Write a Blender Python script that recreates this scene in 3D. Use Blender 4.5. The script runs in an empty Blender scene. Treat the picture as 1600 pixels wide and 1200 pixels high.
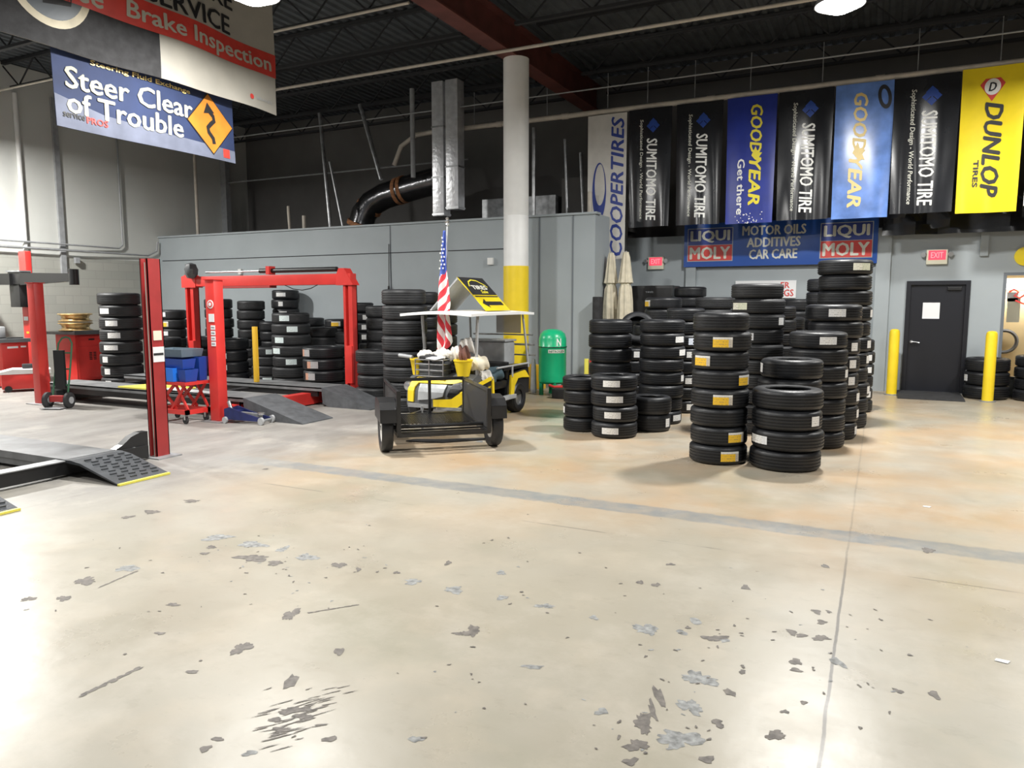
import bpy, bmesh, math, random
from mathutils import Vector, Matrix
random.seed(7)
PI = math.pi
C = bpy.context.scene.collection
SC = bpy.context.scene

# ------------------------------------------------------------------ camera
cam_d = bpy.data.cameras.new('camera'); cam = bpy.data.objects.new('camera', cam_d); C.objects.link(cam)
cam_d.sensor_fit = 'HORIZONTAL'; cam_d.sensor_width = 36.0; cam_d.lens = 1155 / 1600 * 36.0
cam_d.clip_start = 0.05; cam_d.clip_end = 200
cam.location = (0, 0, 1.65)
cam.rotation_euler = (PI / 2 - math.radians(6.324), 0, math.radians(26.406))
SC.camera = cam

# ------------------------------------------------------------------ world, exposure
w = bpy.data.worlds.new('world'); SC.world = w; w.use_nodes = True
w.node_tree.nodes['Background'].inputs[0].default_value = (0.93, 0.96, 1.0, 1)
w.node_tree.nodes['Background'].inputs[1].default_value = 0.30
SC.view_settings.view_transform = 'Standard'; SC.view_settings.look = 'None'
SC.view_settings.gamma = 1; SC.view_settings.use_curve_mapping = False
SC.view_settings.exposure = 0.0

# ------------------------------------------------------------------ materials
def mat(name, col, rough=0.5, metal=0.0, noise=0.0, nscale=8.0, bump=0.0, bscale=40.0, emit=None, estr=0.0, spec=0.5, alpha=None, trans=0.0):
    m = bpy.data.materials.new(name); m.use_nodes = True
    nt = m.node_tree; b = nt.nodes['Principled BSDF']
    b.inputs['Roughness'].default_value = rough; b.inputs['Metallic'].default_value = metal
    b.inputs['Specular IOR Level'].default_value = spec
    b.inputs['Transmission Weight'].default_value = trans
    if alpha is not None: b.inputs['Alpha'].default_value = alpha
    b.inputs['Base Color'].default_value = (*col, 1)
    tc = nt.nodes.new('ShaderNodeTexCoord')
    if noise > 0:
        n = nt.nodes.new('ShaderNodeTexNoise'); n.inputs['Scale'].default_value = nscale; n.inputs['Detail'].default_value = 5
        nt.links.new(tc.outputs['Object'], n.inputs['Vector'])
        r = nt.nodes.new('ShaderNodeValToRGB'); r.color_ramp.elements[0].position = 0.3; r.color_ramp.elements[1].position = 0.7
        r.color_ramp.elements[0].color = (*[c * (1 - noise) for c in col], 1)
        r.color_ramp.elements[1].color = (*[min(1, c * (1 + noise)) for c in col], 1)
        nt.links.new(n.outputs['Fac'], r.inputs['Fac']); nt.links.new(r.outputs['Color'], b.inputs['Base Color'])
    if bump > 0:
        n2 = nt.nodes.new('ShaderNodeTexNoise'); n2.inputs['Scale'].default_value = bscale; n2.inputs['Detail'].default_value = 3
        nt.links.new(tc.outputs['Object'], n2.inputs['Vector'])
        bp = nt.nodes.new('ShaderNodeBump'); bp.inputs['Strength'].default_value = bump; bp.inputs['Distance'].default_value = 0.01
        nt.links.new(n2.outputs['Fac'], bp.inputs['Height']); nt.links.new(bp.outputs['Normal'], b.inputs['Normal'])
    if emit:
        b.inputs['Emission Color'].default_value = (*emit, 1); b.inputs['Emission Strength'].default_value = estr
    return m

M = {}
def dm(k, *a, **kw): M[k] = mat(k, *a, **kw)
dm('rubber', (.012, .013, .0155), .46, noise=.25, nscale=5, bump=.15, bscale=60, spec=.5)
dm('rubber_grey', (.022, .023, .025), .55, noise=.25, nscale=5, bump=.15, bscale=60)
dm('red', (.62, .038, .032), .38, noise=.12, nscale=3)
dm('red_deep', (.36, .03, .03), .45, noise=.2, nscale=3)
dm('red_bright', (.66, .042, .036), .35, noise=.08, nscale=3)
dm('black', (.012, .012, .013), .4)
dm('black_paint', (.018, .018, .019), .35, noise=.3, nscale=6)
dm('black_rough', (.03, .03, .032), .8, noise=.3, nscale=12)
dm('ramp_grey', (.085, .09, .097), .7, noise=.25, nscale=9, bump=.4, bscale=90)
dm('ramp_dark', (.05, .055, .062), .5, noise=.3, nscale=7, bump=.3, bscale=60)
dm('deck_grey', (.17, .175, .18), .5, noise=.3, nscale=4)
dm('yellow', (.85, .62, .02), .45, noise=.06, nscale=4)
dm('yellow_line', (.88, .78, .12), .5)
dm('yellow_post', (.75, .45, .03), .45)
dm('white_paint', (.80, .80, .78), .5, noise=.05, nscale=3)
dm('cream', (.68, .63, .50), .8, noise=.12, nscale=6)
dm('canvas', (.68, .62, .48), .9, noise=.12, nscale=8)
dm('steel', (.55, .56, .57), .3, .9, noise=.2, nscale=6)
dm('steel_dull', (.36, .37, .38), .5, .6, noise=.25, nscale=8)
dm('galv', (.42, .43, .44), .35, .8, noise=.35, nscale=7)
dm('foil', (.78, .79, .82), .34, .55, noise=.12, nscale=9, bump=.8, bscale=12)
dm('tape_brown', (.30, .13, .055), .8, noise=.5, nscale=14)
dm('pipe_cream', (.55, .50, .43), .6, noise=.1)
dm('pipe_grey', (.33, .34, .35), .5, noise=.15)
dm('green', (.010, .42, .185), .3, noise=.08, nscale=3)
dm('green_dark', (.03, .12, .06), .6)
dm('blue_bin', (.025, .21, .85), .35)
dm('blue_dark', (.015, .06, .32), .35)
dm('bin_grey', (.12, .17, .21), .5)
dm('navy', (.015, .022, .10), .35, noise=.3)
dm('gold', (.62, .45, .22), .3, .8, noise=.35, nscale=16)
dm('silver_box', (.46, .48, .49), .4, .35, noise=.2, nscale=4)
dm('paper', (.82, .83, .84), .7)
dm('paper_cream', (.80, .78, .62), .7)
dm('text_white', (.86, .86, .83), .5)
dm('text_offwhite', (.70, .70, .62), .55)
dm('text_grey', (.42, .44, .46), .5)
dm('vinyl_black', (.013, .014, .017), .22, noise=.3, nscale=3, spec=.6)
dm('vinyl_blue', (.018, .035, .27), .3, noise=.2, nscale=3)
dm('vinyl_sky', (.13, .25, .62), .25, noise=.35, nscale=3)
dm('vinyl_yellow', (.86, .66, .015), .3, noise=.06, nscale=4)
dm('vinyl_white', (.62, .60, .56), .45, noise=.08, nscale=4)
dm('vinyl_liqui', (.012, .075, .36), .3)
dm('navy_text', (.025, .05, .27), .45)
dm('blue_text', (.015, .06, .33), .45)
dm('yellow_text', (.86, .74, .05), .45)
dm('pale_yellow_text', (.80, .62, .25), .45)
dm('red_text', (.66, .06, .05), .45)
dm('black_text', (.02, .02, .022), .5)
dm('exit_red', (.75, .05, .09), .4, emit=(1, .08, .14), estr=.75)
dm('exit_letter', (.8, .3, .33), .4, emit=(1, .25, .3), estr=.75)
dm('ceiling_dark', (.075, .085, .095), .8, noise=.2, nscale=3)
dm('joist_dark', (.022, .023, .026), .7)
dm('girder_red', (.12, .035, .028), .65, noise=.25, nscale=3)
dm('office_grey', (.36, .40, .42), .6, noise=.05, nscale=1.2)
dm('back_dark', (.13, .125, .12), .8, noise=.15, nscale=1)
dm('door_black', (.012, .013, .018), .35)
dm('frame_grey', (.15, .17, .19), .5)
dm('tan_wall', (.62, .47, .24), .7, noise=.05, nscale=2)
dm('lamp_shell', (.55, .55, .55), .4, .5)
dm('lamp_glow', (1, 1, 1), .5, emit=(1, .98, .94), estr=24)
dm('tube_glow', (1, 1, 1), .5, emit=(1, .98, 1), estr=1.6)
dm('skin_cloth_white', (.66, .64, .60), .9, noise=.15, nscale=12)
dm('skin_cloth_brown', (.15, .07, .055), .9, noise=.3, nscale=12)
dm('cloth_teal', (.05, .085, .105), .9, noise=.3, nscale=12)
dm('stain_grey', (.25, .255, .25), .65, noise=.5, nscale=30)
dm('stain_dark', (.15, .135, .12), .6, noise=.4, nscale=30)
dm('dark_grey_plastic', (.10, .105, .11), .35, noise=.1)
dm('light_grey', (.40, .41, .42), .5, noise=.08)
dm('orange_sign', (.58, .21, .02), .7, noise=.2, nscale=4)
dm('banner_navy', (.020, .034, .095), .75, noise=.3, nscale=2)
dm('banner_mist', (.13, .145, .20), .75, noise=.25, nscale=3)
dm('cream_vinyl', (.42, .40, .35), .45, noise=.06, nscale=4)
dm('cream_text', (.44, .43, .36), .8)
dm('banner_band', (.60, .055, .04), .4, noise=.08)
dm('curtain', (.36, .34, .32), .25, alpha=.75)

# transparent pane
g = bpy.data.materials.new('window_glass'); g.use_nodes = True; gb = g.node_tree.nodes['Principled BSDF']
gb.inputs['Base Color'].default_value = (1, 1, 1, 1); gb.inputs['Roughness'].default_value = .02; gb.inputs['Transmission Weight'].default_value = 1; gb.inputs['IOR'].default_value = 1.05
M['glass'] = g

# floor concrete
def floor_mat():
    m = bpy.data.materials.new('polished_concrete'); m.use_nodes = True; nt = m.node_tree; N = nt.nodes; L = nt.links
    b = N['Principled BSDF']; tc = N.new('ShaderNodeTexCoord'); O = tc.outputs['Object']
    sep = N.new('ShaderNodeSeparateXYZ'); L.new(O, sep.inputs[0])
    def noise(s, d=5, rough=.55, off=(0, 0, 0), st=(1, 1, 1)):
        mp = N.new('ShaderNodeMapping'); mp.inputs['Location'].default_value = off; mp.inputs['Scale'].default_value = st; L.new(O, mp.inputs[0])
        n = N.new('ShaderNodeTexNoise'); n.inputs['Scale'].default_value = s; n.inputs['Detail'].default_value = d; n.inputs['Roughness'].default_value = rough
        L.new(mp.outputs[0], n.inputs['Vector']); return n.outputs['Fac']
    def ramp(f, p0, p1, c0=(0, 0, 0), c1=(1, 1, 1)):
        r = N.new('ShaderNodeValToRGB'); r.color_ramp.elements[0].position = p0; r.color_ramp.elements[1].position = p1
        r.color_ramp.elements[0].color = (*c0, 1); r.color_ramp.elements[1].color = (*c1, 1); L.new(f, r.inputs[0]); return r.outputs['Color']
    def mix(a, c, f, mode='MIX'):
        x = N.new('ShaderNodeMix'); x.data_type = 'RGBA'; x.blend_type = mode
        if isinstance(f, float): x.inputs[0].default_value = f
        else: L.new(f, x.inputs[0])
        for s, v in ((6, a), (7, c)):
            if isinstance(v, tuple): x.inputs[s].default_value = (*v, 1)
            else: L.new(v, x.inputs[s])
        return x.outputs[2]
    def math_(op, a, c=None):
        x = N.new('ShaderNodeMath'); x.operation = op
        for i, v in enumerate((a, c)):
            if v is None: continue
            if isinstance(v, (int, float)): x.inputs[i].default_value = v
            else: L.new(v, x.inputs[i])
        return x.outputs[0]
    def mrange(v, a, c, d=0., e=1.):
        x = N.new('ShaderNodeMapRange'); x.interpolation_type = 'SMOOTHSTEP'; L.new(v, x.inputs[0])
        for i, q in enumerate((a, c, d, e)): x.inputs[i + 1].default_value = q
        return x.outputs[0]
    X, Y = sep.outputs[0], sep.outputs[1]
    warp = math_('MULTIPLY', math_('SUBTRACT', noise(1.6), .5), .9)
    Xw = math_('ADD', X, warp); Yw = math_('ADD', Y, warp)
    base = mix((.375, .34, .268), (.415, .39, .33), ramp(noise(.45), .35, .65))
    orange = math_('MULTIPLY', mrange(Yw, 3.6, 6.5), ramp(noise(.8, 4, .5, (3, 5, 0)), .36, .62))
    base = mix(base, (.46, .33, .205), math_('MULTIPLY', orange, .95))
    base = mix(base, (.27, .27, .195), math_('MULTIPLY', ramp(noise(.7, 4, .5, (9, 1, 0)), .56, .72), .5))
    base = mix(base, (.47, .42, .335), math_('MULTIPLY', ramp(noise(2.2, 6, .6, (4, 4, 0)), .5, .7), .55))
    base = mix(base, (.26, .225, .175), math_('MULTIPLY', ramp(noise(5.5, 6, .7, (1, 8, 0), (1, 1.8, 1)), .56, .74), .30))
    # grey service bay by the lifts
    bay = math_('MULTIPLY', mrange(Xw, -4.6, -6.2), mrange(Yw, 2.6, 4.4))
    greyc = mix((.20, .192, .183), (.285, .275, .26), ramp(noise(1.8, 6, .6, (2, 2, 0), (1.6, .7, 1)), .35, .65))
    base = mix(base, greyc, math_('MULTIPLY', bay, .92))
    # deep end near the tyre wall
    deep = math_('MULTIPLY', mrange(Yw, 9.5, 12.5), .35)
    base = mix(base, (.30, .26, .19), deep)
    # patched trench band, y 5.45 - 5.8, from x = -5.9
    yb = math_('ADD', Y, math_('MULTIPLY', math_('SUBTRACT', noise(9), .5), .10))
    band = math_('MULTIPLY', math_('MULTIPLY', mrange(yb, 5.47, 5.51), mrange(yb, 5.77, 5.72)), mrange(Xw, -6.8, -5.2))
    base = mix(base, (.25, .255, .25), math_('MULTIPLY', band, math_('ADD', .62, math_('MULTIPLY', ramp(noise(6, 5, .6, (7, 7, 0)), .4, .6), .4))))
    # saw cuts
    d1 = math_('ABSOLUTE', math_('ADD', math_('ADD', X, .12), math_('MULTIPLY', math_('SUBTRACT', noise(3), .5), .02)))
    j1 = math_('MULTIPLY', mrange(d1, .010, .004), mrange(Y, 5.6, 4.2, .25, .85))
    base = mix(base, (.10, .09, .08), j1)
    d2 = math_('ABSOLUTE', math_('SUBTRACT', Y, 4.93)); j2 = math_('MULTIPLY', mrange(d2, .010, .004), mrange(noise(1.2), .48, .56, 0., .6))
    base = mix(base, (.12, .11, .10), j2)
    for xj in (-6.1,):
        d3 = math_('ABSOLUTE', math_('SUBTRACT', X, xj)); base = mix(base, (.2, .18, .16), math_('MULTIPLY', mrange(d3, .012, .005), .4))
    # faint white dribbles and fine grit
    base = mix(base, (.58, .54, .47), math_('MULTIPLY', ramp(noise(1.1, 9, .72, (6, 2, 0)), .53, .68), .30))
    grit = ramp(noise(38, 3, .6), .70, .74)
    base = mix(base, (.17, .16, .15), math_('MULTIPLY', grit, .35))
    L.new(base, b.inputs['Base Color'])
    ro = N.new('ShaderNodeMapRange'); L.new(noise(1.5, 6, .6, (5, 0, 0)), ro.inputs[0]); ro.inputs[1].default_value = .3; ro.inputs[2].default_value = .7; ro.inputs[3].default_value = .24; ro.inputs[4].default_value = .44
    rr = math_('ADD', ro.outputs[0], math_('MULTIPLY', bay, .25))
    L.new(rr, b.inputs['Roughness']); b.inputs['Specular IOR Level'].default_value = .5
    bp = N.new('ShaderNodeBump'); bp.inputs['Strength'].default_value = .12; bp.inputs['Distance'].default_value = .01; L.new(noise(7, 4), bp.inputs['Height']); L.new(bp.outputs[0], b.inputs['Normal'])
    return m
M['floor'] = floor_mat()

# left wall: painted block, bare grey block below 2.68 m
def block_wall():
    m = bpy.data.materials.new('block_wall'); m.use_nodes = True; nt = m.node_tree; N = nt.nodes; L = nt.links; b = N['Principled BSDF']
    tc = N.new('ShaderNodeTexCoord'); sep = N.new('ShaderNodeSeparateXYZ'); L.new(tc.outputs['Object'], sep.inputs[0])
    cmb = N.new('ShaderNodeCombineXYZ'); L.new(sep.outputs[1], cmb.inputs[0]); L.new(sep.outputs[2], cmb.inputs[1])
    br = N.new('ShaderNodeTexBrick'); br.inputs['Scale'].default_value = 1; br.inputs['Brick Width'].default_value = .4; br.inputs['Row Height'].default_value = .2; br.inputs['Mortar Size'].default_value = .006
    br.inputs['Color1'].default_value = (.40, .40, .36, 1); br.inputs['Color2'].default_value = (.36, .365, .33, 1); br.inputs['Mortar'].default_value = (.33, .33, .30, 1); L.new(cmb.outputs[0], br.inputs['Vector'])
    st = N.new('ShaderNodeMath'); st.operation = 'GREATER_THAN'; st.inputs[1].default_value = 2.68; L.new(sep.outputs[2], st.inputs[0])
    n = N.new('ShaderNodeTexNoise'); n.inputs['Scale'].default_value = 1.2; L.new(tc.outputs['Object'], n.inputs['Vector'])
    rw = N.new('ShaderNodeValToRGB'); rw.color_ramp.elements[0].color = (.60, .61, .57, 1); rw.color_ramp.elements[1].color = (.70, .71, .68, 1); L.new(n.outputs[0], rw.inputs[0])
    mx = N.new('ShaderNodeMix'); mx.data_type = 'RGBA'; L.new(st.outputs[0], mx.inputs[0]); L.new(br.outputs['Color'], mx.inputs[6]); L.new(rw.outputs[0], mx.inputs[7])
    L.new(mx.outputs[2], b.inputs['Base Color']); b.inputs['Roughness'].default_value = .75
    bp = N.new('ShaderNodeBump'); bp.inputs['Strength'].default_value = .2; bp.inputs['Distance'].default_value = .01; L.new(br.outputs['Fac'], bp.inputs['Height']); bp.invert = True; L.new(bp.outputs[0], b.inputs['Normal'])
    return m
M['block'] = block_wall()

# paper stickers with printed lines, by UV
def sticker_mat(name, c1, c2, split, edge=None, ink=(.12, .12, .13)):
    m = bpy.data.materials.new(name); m.use_nodes = True; nt = m.node_tree; N = nt.nodes; L = nt.links; b = N['Principled BSDF']; b.inputs['Roughness'].default_value = .6
    uv = N.new('ShaderNodeUVMap'); sep = N.new('ShaderNodeSeparateXYZ'); L.new(uv.outputs[0], sep.inputs[0])
    def M_(op, a, c):
        x = N.new('ShaderNodeMath'); x.operation = op
        for i, v in enumerate((a, c)):
            if isinstance(v, (int, float)): x.inputs[i].default_value = v
            else: L.new(v, x.inputs[i])
        return x.outputs[0]
    def mix(a, c, f):
        x = N.new('ShaderNodeMix'); x.data_type = 'RGBA'; L.new(f, x.inputs[0])
        for s, v in ((6, a), (7, c)):
            if isinstance(v, tuple): x.inputs[s].default_value = (*v, 1)
            else: L.new(v, x.inputs[s])
        return x.outputs[2]
    U, V = sep.outputs[0], sep.outputs[1]
    col = mix(c1, c2, M_('GREATER_THAN', U, split))
    if edge: col = mix(col, edge, M_('GREATER_THAN', V, .78))
    mp = N.new('ShaderNodeMapping'); mp.inputs['Scale'].default_value = (26, 5, 1); L.new(uv.outputs[0], mp.inputs[0])
    n = N.new('ShaderNodeTexNoise'); n.inputs['Scale'].default_value = 1; n.inputs['Detail'].default_value = 1; L.new(mp.outputs[0], n.inputs['Vector'])
    rows = M_('GREATER_THAN', M_('SINE', M_('MULTIPLY', V, 26.), 0), .25)
    inkf = M_('MULTIPLY', M_('MULTIPLY', rows, M_('GREATER_THAN', n.outputs['Fac'], .52)), M_('MULTIPLY', M_('LESS_THAN', U, .92), M_('GREATER_THAN', U, .06)))
    col = mix(col, ink, M_('MULTIPLY', inkf, .45))
    L.new(col, b.inputs['Base Color']); return m
M['st_w'] = sticker_mat('sticker_white', (.80, .80, .78), (.74, .75, .76), .75)
M['st_y'] = sticker_mat('sticker_yellow', (.85, .52, .03), (.55, .50, .42), .80, (.75, .75, .72))
M['st_c'] = sticker_mat('sticker_cream', (.80, .79, .66), (.70, .72, .55), .45)
M['st_b'] = sticker_mat('sticker_pale_blue', (.72, .78, .88), (.40, .50, .75), .7)
M['st_o'] = sticker_mat('sticker_orange_grey', (.62, .32, .22), (.42, .40, .40), .35)
M['st_m'] = sticker_mat('sticker_pale_mint', (.74, .84, .83), (.70, .80, .80), .6)

# flag cloth, by UV (u = stripe phase, v > 1 marks the blue part)
def flag_mat():
    m = bpy.data.materials.new('flag_cloth'); m.use_nodes = True; nt = m.node_tree; N = nt.nodes; L = nt.links; b = N['Principled BSDF']; b.inputs['Roughness'].default_value = .8
    uv = N.new('ShaderNodeUVMap'); sep = N.new('ShaderNodeSeparateXYZ'); L.new(uv.outputs[0], sep.inputs[0])
    def M_(op, a, c=0.):
        x = N.new('ShaderNodeMath'); x.operation = op
        for i, v in enumerate((a, c)):
            if isinstance(v, (int, float)): x.inputs[i].default_value = v
            else: L.new(v, x.inputs[i])
        return x.outputs[0]
    f = M_('GREATER_THAN', M_('FRACT', sep.outputs[0]), .5)
    x = N.new('ShaderNodeMix'); x.data_type = 'RGBA'; L.new(f, x.inputs[0]); x.inputs[6].default_value = (.85, .84, .82, 1); x.inputs[7].default_value = (.70, .05, .07, 1)
    y = N.new('ShaderNodeMix'); y.data_type = 'RGBA'; L.new(M_('GREATER_THAN', sep.outputs[1], 1.), y.inputs[0]); L.new(x.outputs[2], y.inputs[6]); y.inputs[7].default_value = (.07, .12, .45, 1)
    L.new(y.outputs[2], b.inputs['Base Color']); return m
M['flag'] = flag_mat()

# ------------------------------------------------------------------ mesh helpers
class MB:
    def __init__(s, o=(0, 0, 0)): s.bm = bmesh.new(); s.o = Vector(o)
    def V(s, p): return s.bm.verts.new(Vector(p) - s.o)
    def box(s, a, b, bev=0):
        x0, x1 = sorted((a[0], b[0])); y0, y1 = sorted((a[1], b[1])); z0, z1 = sorted((a[2], b[2]))
        v = [s.V((x, y, z)) for z in (z0, z1) for (x, y) in ((x0, y0), (x1, y0), (x1, y1), (x0, y1))]
        fs = [s.bm.faces.new([v[i] for i in f]) for f in ((3, 2, 1, 0), (4, 5, 6, 7), (0, 1, 5, 4), (1, 2, 6, 5), (2, 3, 7, 6), (3, 0, 4, 7))]
        if bev > 0:
            es = list({e for f in fs for e in f.edges}); bmesh.ops.bevel(s.bm, geom=es, offset=bev, segments=2, affect='EDGES', profile=.6)
        return s
    def obox(s, c, ax, ay, az, hx, hy, hz):           # oriented box
        c = Vector(c); ax, ay, az = (Vector(q).normalized() for q in (ax, ay, az)); v = []
        for k in (-1, 1):
            for (i, j) in ((-1, -1), (1, -1), (1, 1), (-1, 1)): v.append(s.V(c + ax * hx * i + ay * hy * j + az * hz * k))
        for f in ((3, 2, 1, 0), (4, 5, 6, 7), (0, 1, 5, 4), (1, 2, 6, 5), (2, 3, 7, 6), (3, 0, 4, 7)): s.bm.faces.new([v[i] for i in f])
        return s
    def beam(s, p, q, wd, ht, up=(0, 0, 1)):           # rectangular bar between two points
        p, q = Vector(p), Vector(q); d = (q - p); up = Vector(up)
        if abs(d.normalized().dot(up)) > .98: up = Vector((0, 1, 0))
        sd = d.cross(up).normalized(); u2 = sd.cross(d).normalized()
        return s.obox((p + q) / 2, d, sd, u2, d.length / 2, wd / 2, ht / 2)
    def cyl(s, p, q, r, r2=None, n=16, cap=True):
        p, q = Vector(p), Vector(q); r2 = r if r2 is None else r2; d = (q - p).normalized()
        a = d.orthogonal().normalized(); b = d.cross(a)
        A = [s.V(p + (a * math.cos(2 * PI * i / n) + b * math.sin(2 * PI * i / n)) * r) for i in range(n)]
        B = [s.V(q + (a * math.cos(2 * PI * i / n) + b * math.sin(2 * PI * i / n)) * r2) for i in range(n)]
        for i in range(n): s.bm.faces.new((A[i], A[(i + 1) % n], B[(i + 1) % n], B[i]))
        if cap: s.bm.faces.new(A[::-1]); s.bm.faces.new(B)
        return s
    def tube(s, pts, r, n=8):
        pts = [Vector(p) for p in pts]; rings = []; prev = None
        for i, p in enumerate(pts):
            d = ((pts[min(i + 1, len(pts) - 1)] - p).normalized() + (p - pts[max(i - 1, 0)]).normalized()).normalized()
            a = d.orthogonal().normalized() if prev is None else (prev - d * prev.dot(d)).normalized()
            prev = a; b = d.cross(a)
            rr = r[i] if isinstance(r, (list, tuple)) else r
            rings.append([s.V(p + (a * math.cos(2 * PI * k / n) + b * math.sin(2 * PI * k / n)) * rr) for k in range(n)])
        for A, B in zip(rings, rings[1:]):
            for i in range(n): s.bm.faces.new((A[i], A[(i + 1) % n], B[(i + 1) % n], B[i]))
        s.bm.faces.new(rings[0][::-1]); s.bm.faces.new(rings[-1]); return s
    def lathe(s, prof, c=(0, 0, 0), n=32, axis='Z', closed=False, mod=None):
        c = Vector(c); rings = []
        for (r, h) in prof:
            ring = []
            for i in range(n):
                t = 2 * PI * i / n; rr = r * (mod(t, h) if mod else 1)
                x, y = rr * math.cos(t), rr * math.sin(t)
                p = {'Z': (x, y, h), 'X': (h, x, y), 'Y': (y, h, x)}[axis]
                ring.append(s.V(c + Vector(p)))
            rings.append(ring)
        pr = list(zip(rings, rings[1:])) + ([(rings[-1], rings[0])] if closed else [])
        for A, B in pr:
            for i in range(n): s.bm.faces.new((A[i], A[(i + 1) % n], B[(i + 1) % n], B[i]))
        if not closed: s.bm.faces.new(rings[0][::-1]); s.bm.faces.new(rings[-1])
        return s
    def prism(s, poly, d, flip=False):                  # poly: 3d points, extruded by vector d
        d = Vector(d); A = [s.V(p) for p in poly]; B = [s.V(Vector(p) + d) for p in poly]; n = len(A)
        s.bm.faces.new(A[::-1]); s.bm.faces.new(B)
        for i in range(n): s.bm.faces.new((A[i], A[(i + 1) % n], B[(i + 1) % n], B[i]))
        return s
    def sheet(s, S, nu, nv, th=.004):                   # S(u,v) -> (front point, normal)
        F, B = [], []
        for j in range(nv + 1):
            f, b = [], []
            for i in range(nu + 1):
                p, nrm = S(i / nu, j / nv); p = Vector(p); nrm = Vector(nrm)
                f.append(s.V(p)); b.append(s.V(p - nrm * th))
            F.append(f); B.append(b)
        for j in range(nv):
            for i in range(nu):
                s.bm.faces.new((F[j][i], F[j][i + 1], F[j + 1][i + 1], F[j + 1][i])); s.bm.faces.new((B[j + 1][i], B[j + 1][i + 1], B[j][i + 1], B[j][i]))
        for j in range(nv):
            s.bm.faces.new((F[j + 1][0], B[j + 1][0], B[j][0], F[j][0])); s.bm.faces.new((F[j][nu], B[j][nu], B[j + 1][nu], F[j + 1][nu]))
        for i in range(nu):
            s.bm.faces.new((F[0][i], B[0][i], B[0][i + 1], F[0][i + 1])); s.bm.faces.new((F[nv][i + 1], B[nv][i + 1], B[nv][i], F[nv][i]))
        return s
    def build(s, name, m, parent=None, smooth=True, at=None):
        bmesh.ops.recalc_face_normals(s.bm, faces=s.bm.faces)
        me = bpy.data.meshes.new(name); s.bm.to_mesh(me); s.bm.free()
        me.materials.append(M[m] if isinstance(m, str) else m)
        if smooth:
            for p in me.polygons: p.use_smooth = True
            me.set_sharp_from_angle(angle=math.radians(38))
        o = bpy.data.objects.new(name, me); C.objects.link(o)
        if parent: o.parent = parent
        if at: o.location = at
        return o

def tag(o, label, cat, group=None):
    o['label'] = label; o['category'] = cat
    if group: o['group'] = group
    return o
def thing(name, label, cat, loc=(0, 0, 0), rotz=0, group=None):
    o = bpy.data.objects.new(name, None); C.objects.link(o); o.empty_display_size = .1
    o.location = loc; o.rotation_euler = (0, 0, rotz); return tag(o, label, cat, group)
def struct(name, mb, m, parent=None, smooth=False):
    o = mb.build(name, m, parent, smooth)
    if not parent: o['kind'] = 'structure'
    return o

# ---- lettering and flat shapes laid on a surface; returns a bmesh in the uv plane
def text_bm(s, w, h, bold=0.012, shear=0.0):
    cu = bpy.data.curves.new('t', 'FONT'); cu.body = s; cu.size = 1; cu.shear = shear; cu.align_x = 'LEFT'; cu.space_line = .8; cu.resolution_u = 2
    o = bpy.data.objects.new('t', cu); C.objects.link(o)
    dg = bpy.context.evaluated_depsgraph_get(); me = bpy.data.meshes.new_from_object(o.evaluated_get(dg))
    bm = bmesh.new(); bm.from_mesh(me); C.objects.unlink(o); bpy.data.objects.remove(o); bpy.data.curves.remove(cu); bpy.data.meshes.remove(me)
    xs = [v.co.x for v in bm.verts]; ys = [v.co.y for v in bm.verts]
    x0, x1, y0, y1 = min(xs), max(xs), min(ys), max(ys)
    for v in bm.verts: v.co = Vector(((v.co.x - (x0 + x1) / 2) / (x1 - x0) * w, (v.co.y - (y0 + y1) / 2) / (y1 - y0) * h, 0))
    if bold >= .012:                      # heavier strokes: nudged layers
        src = bm.faces[:]; d = bold * 1.1 * w / max(1, (x1 - x0)); 
        for i_, (dx, dy) in enumerate(((-d, 0), (d, 0), (0, d * .6), (0, -d * .6))):
            g = bmesh.ops.duplicate(bm, geom=src)['geom']
            for v in g:
                if isinstance(v, bmesh.types.BMVert): v.co += Vector((dx, dy, .00025 * (i_ + 1)))
    return bm
def poly_bm(polys):
    bm = bmesh.new()
    for p in polys: bm.faces.new([bm.verts.new((x, y, 0)) for x, y in p])
    bmesh.ops.triangulate(bm, faces=bm.faces); return bm
def ring_bm(rx, ry, rx2, ry2, cx=0, cy=0, dx=0, dy=0, n=40):
    bm = bmesh.new(); A = []; B = []
    for i in range(n):
        t = 2 * PI * i / n; A.append(bm.verts.new((cx + rx * math.cos(t), cy + ry * math.sin(t), 0))); B.append(bm.verts.new((cx + dx + rx2 * math.cos(t), cy + dy + ry2 * math.sin(t), 0)))
    for i in range(n): bm.faces.new((A[i], A[(i + 1) % n], B[(i + 1) % n], B[i]))
    return bm
def ell(cx, cy, rx, ry, n=28): return [(cx + rx * math.cos(2 * PI * i / n), cy + ry * math.sin(2 * PI * i / n)) for i in range(n)]
def rect(x0, y0, x1, y1): return [(x0, y0), (x1, y0), (x1, y1), (x0, y1)]
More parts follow.
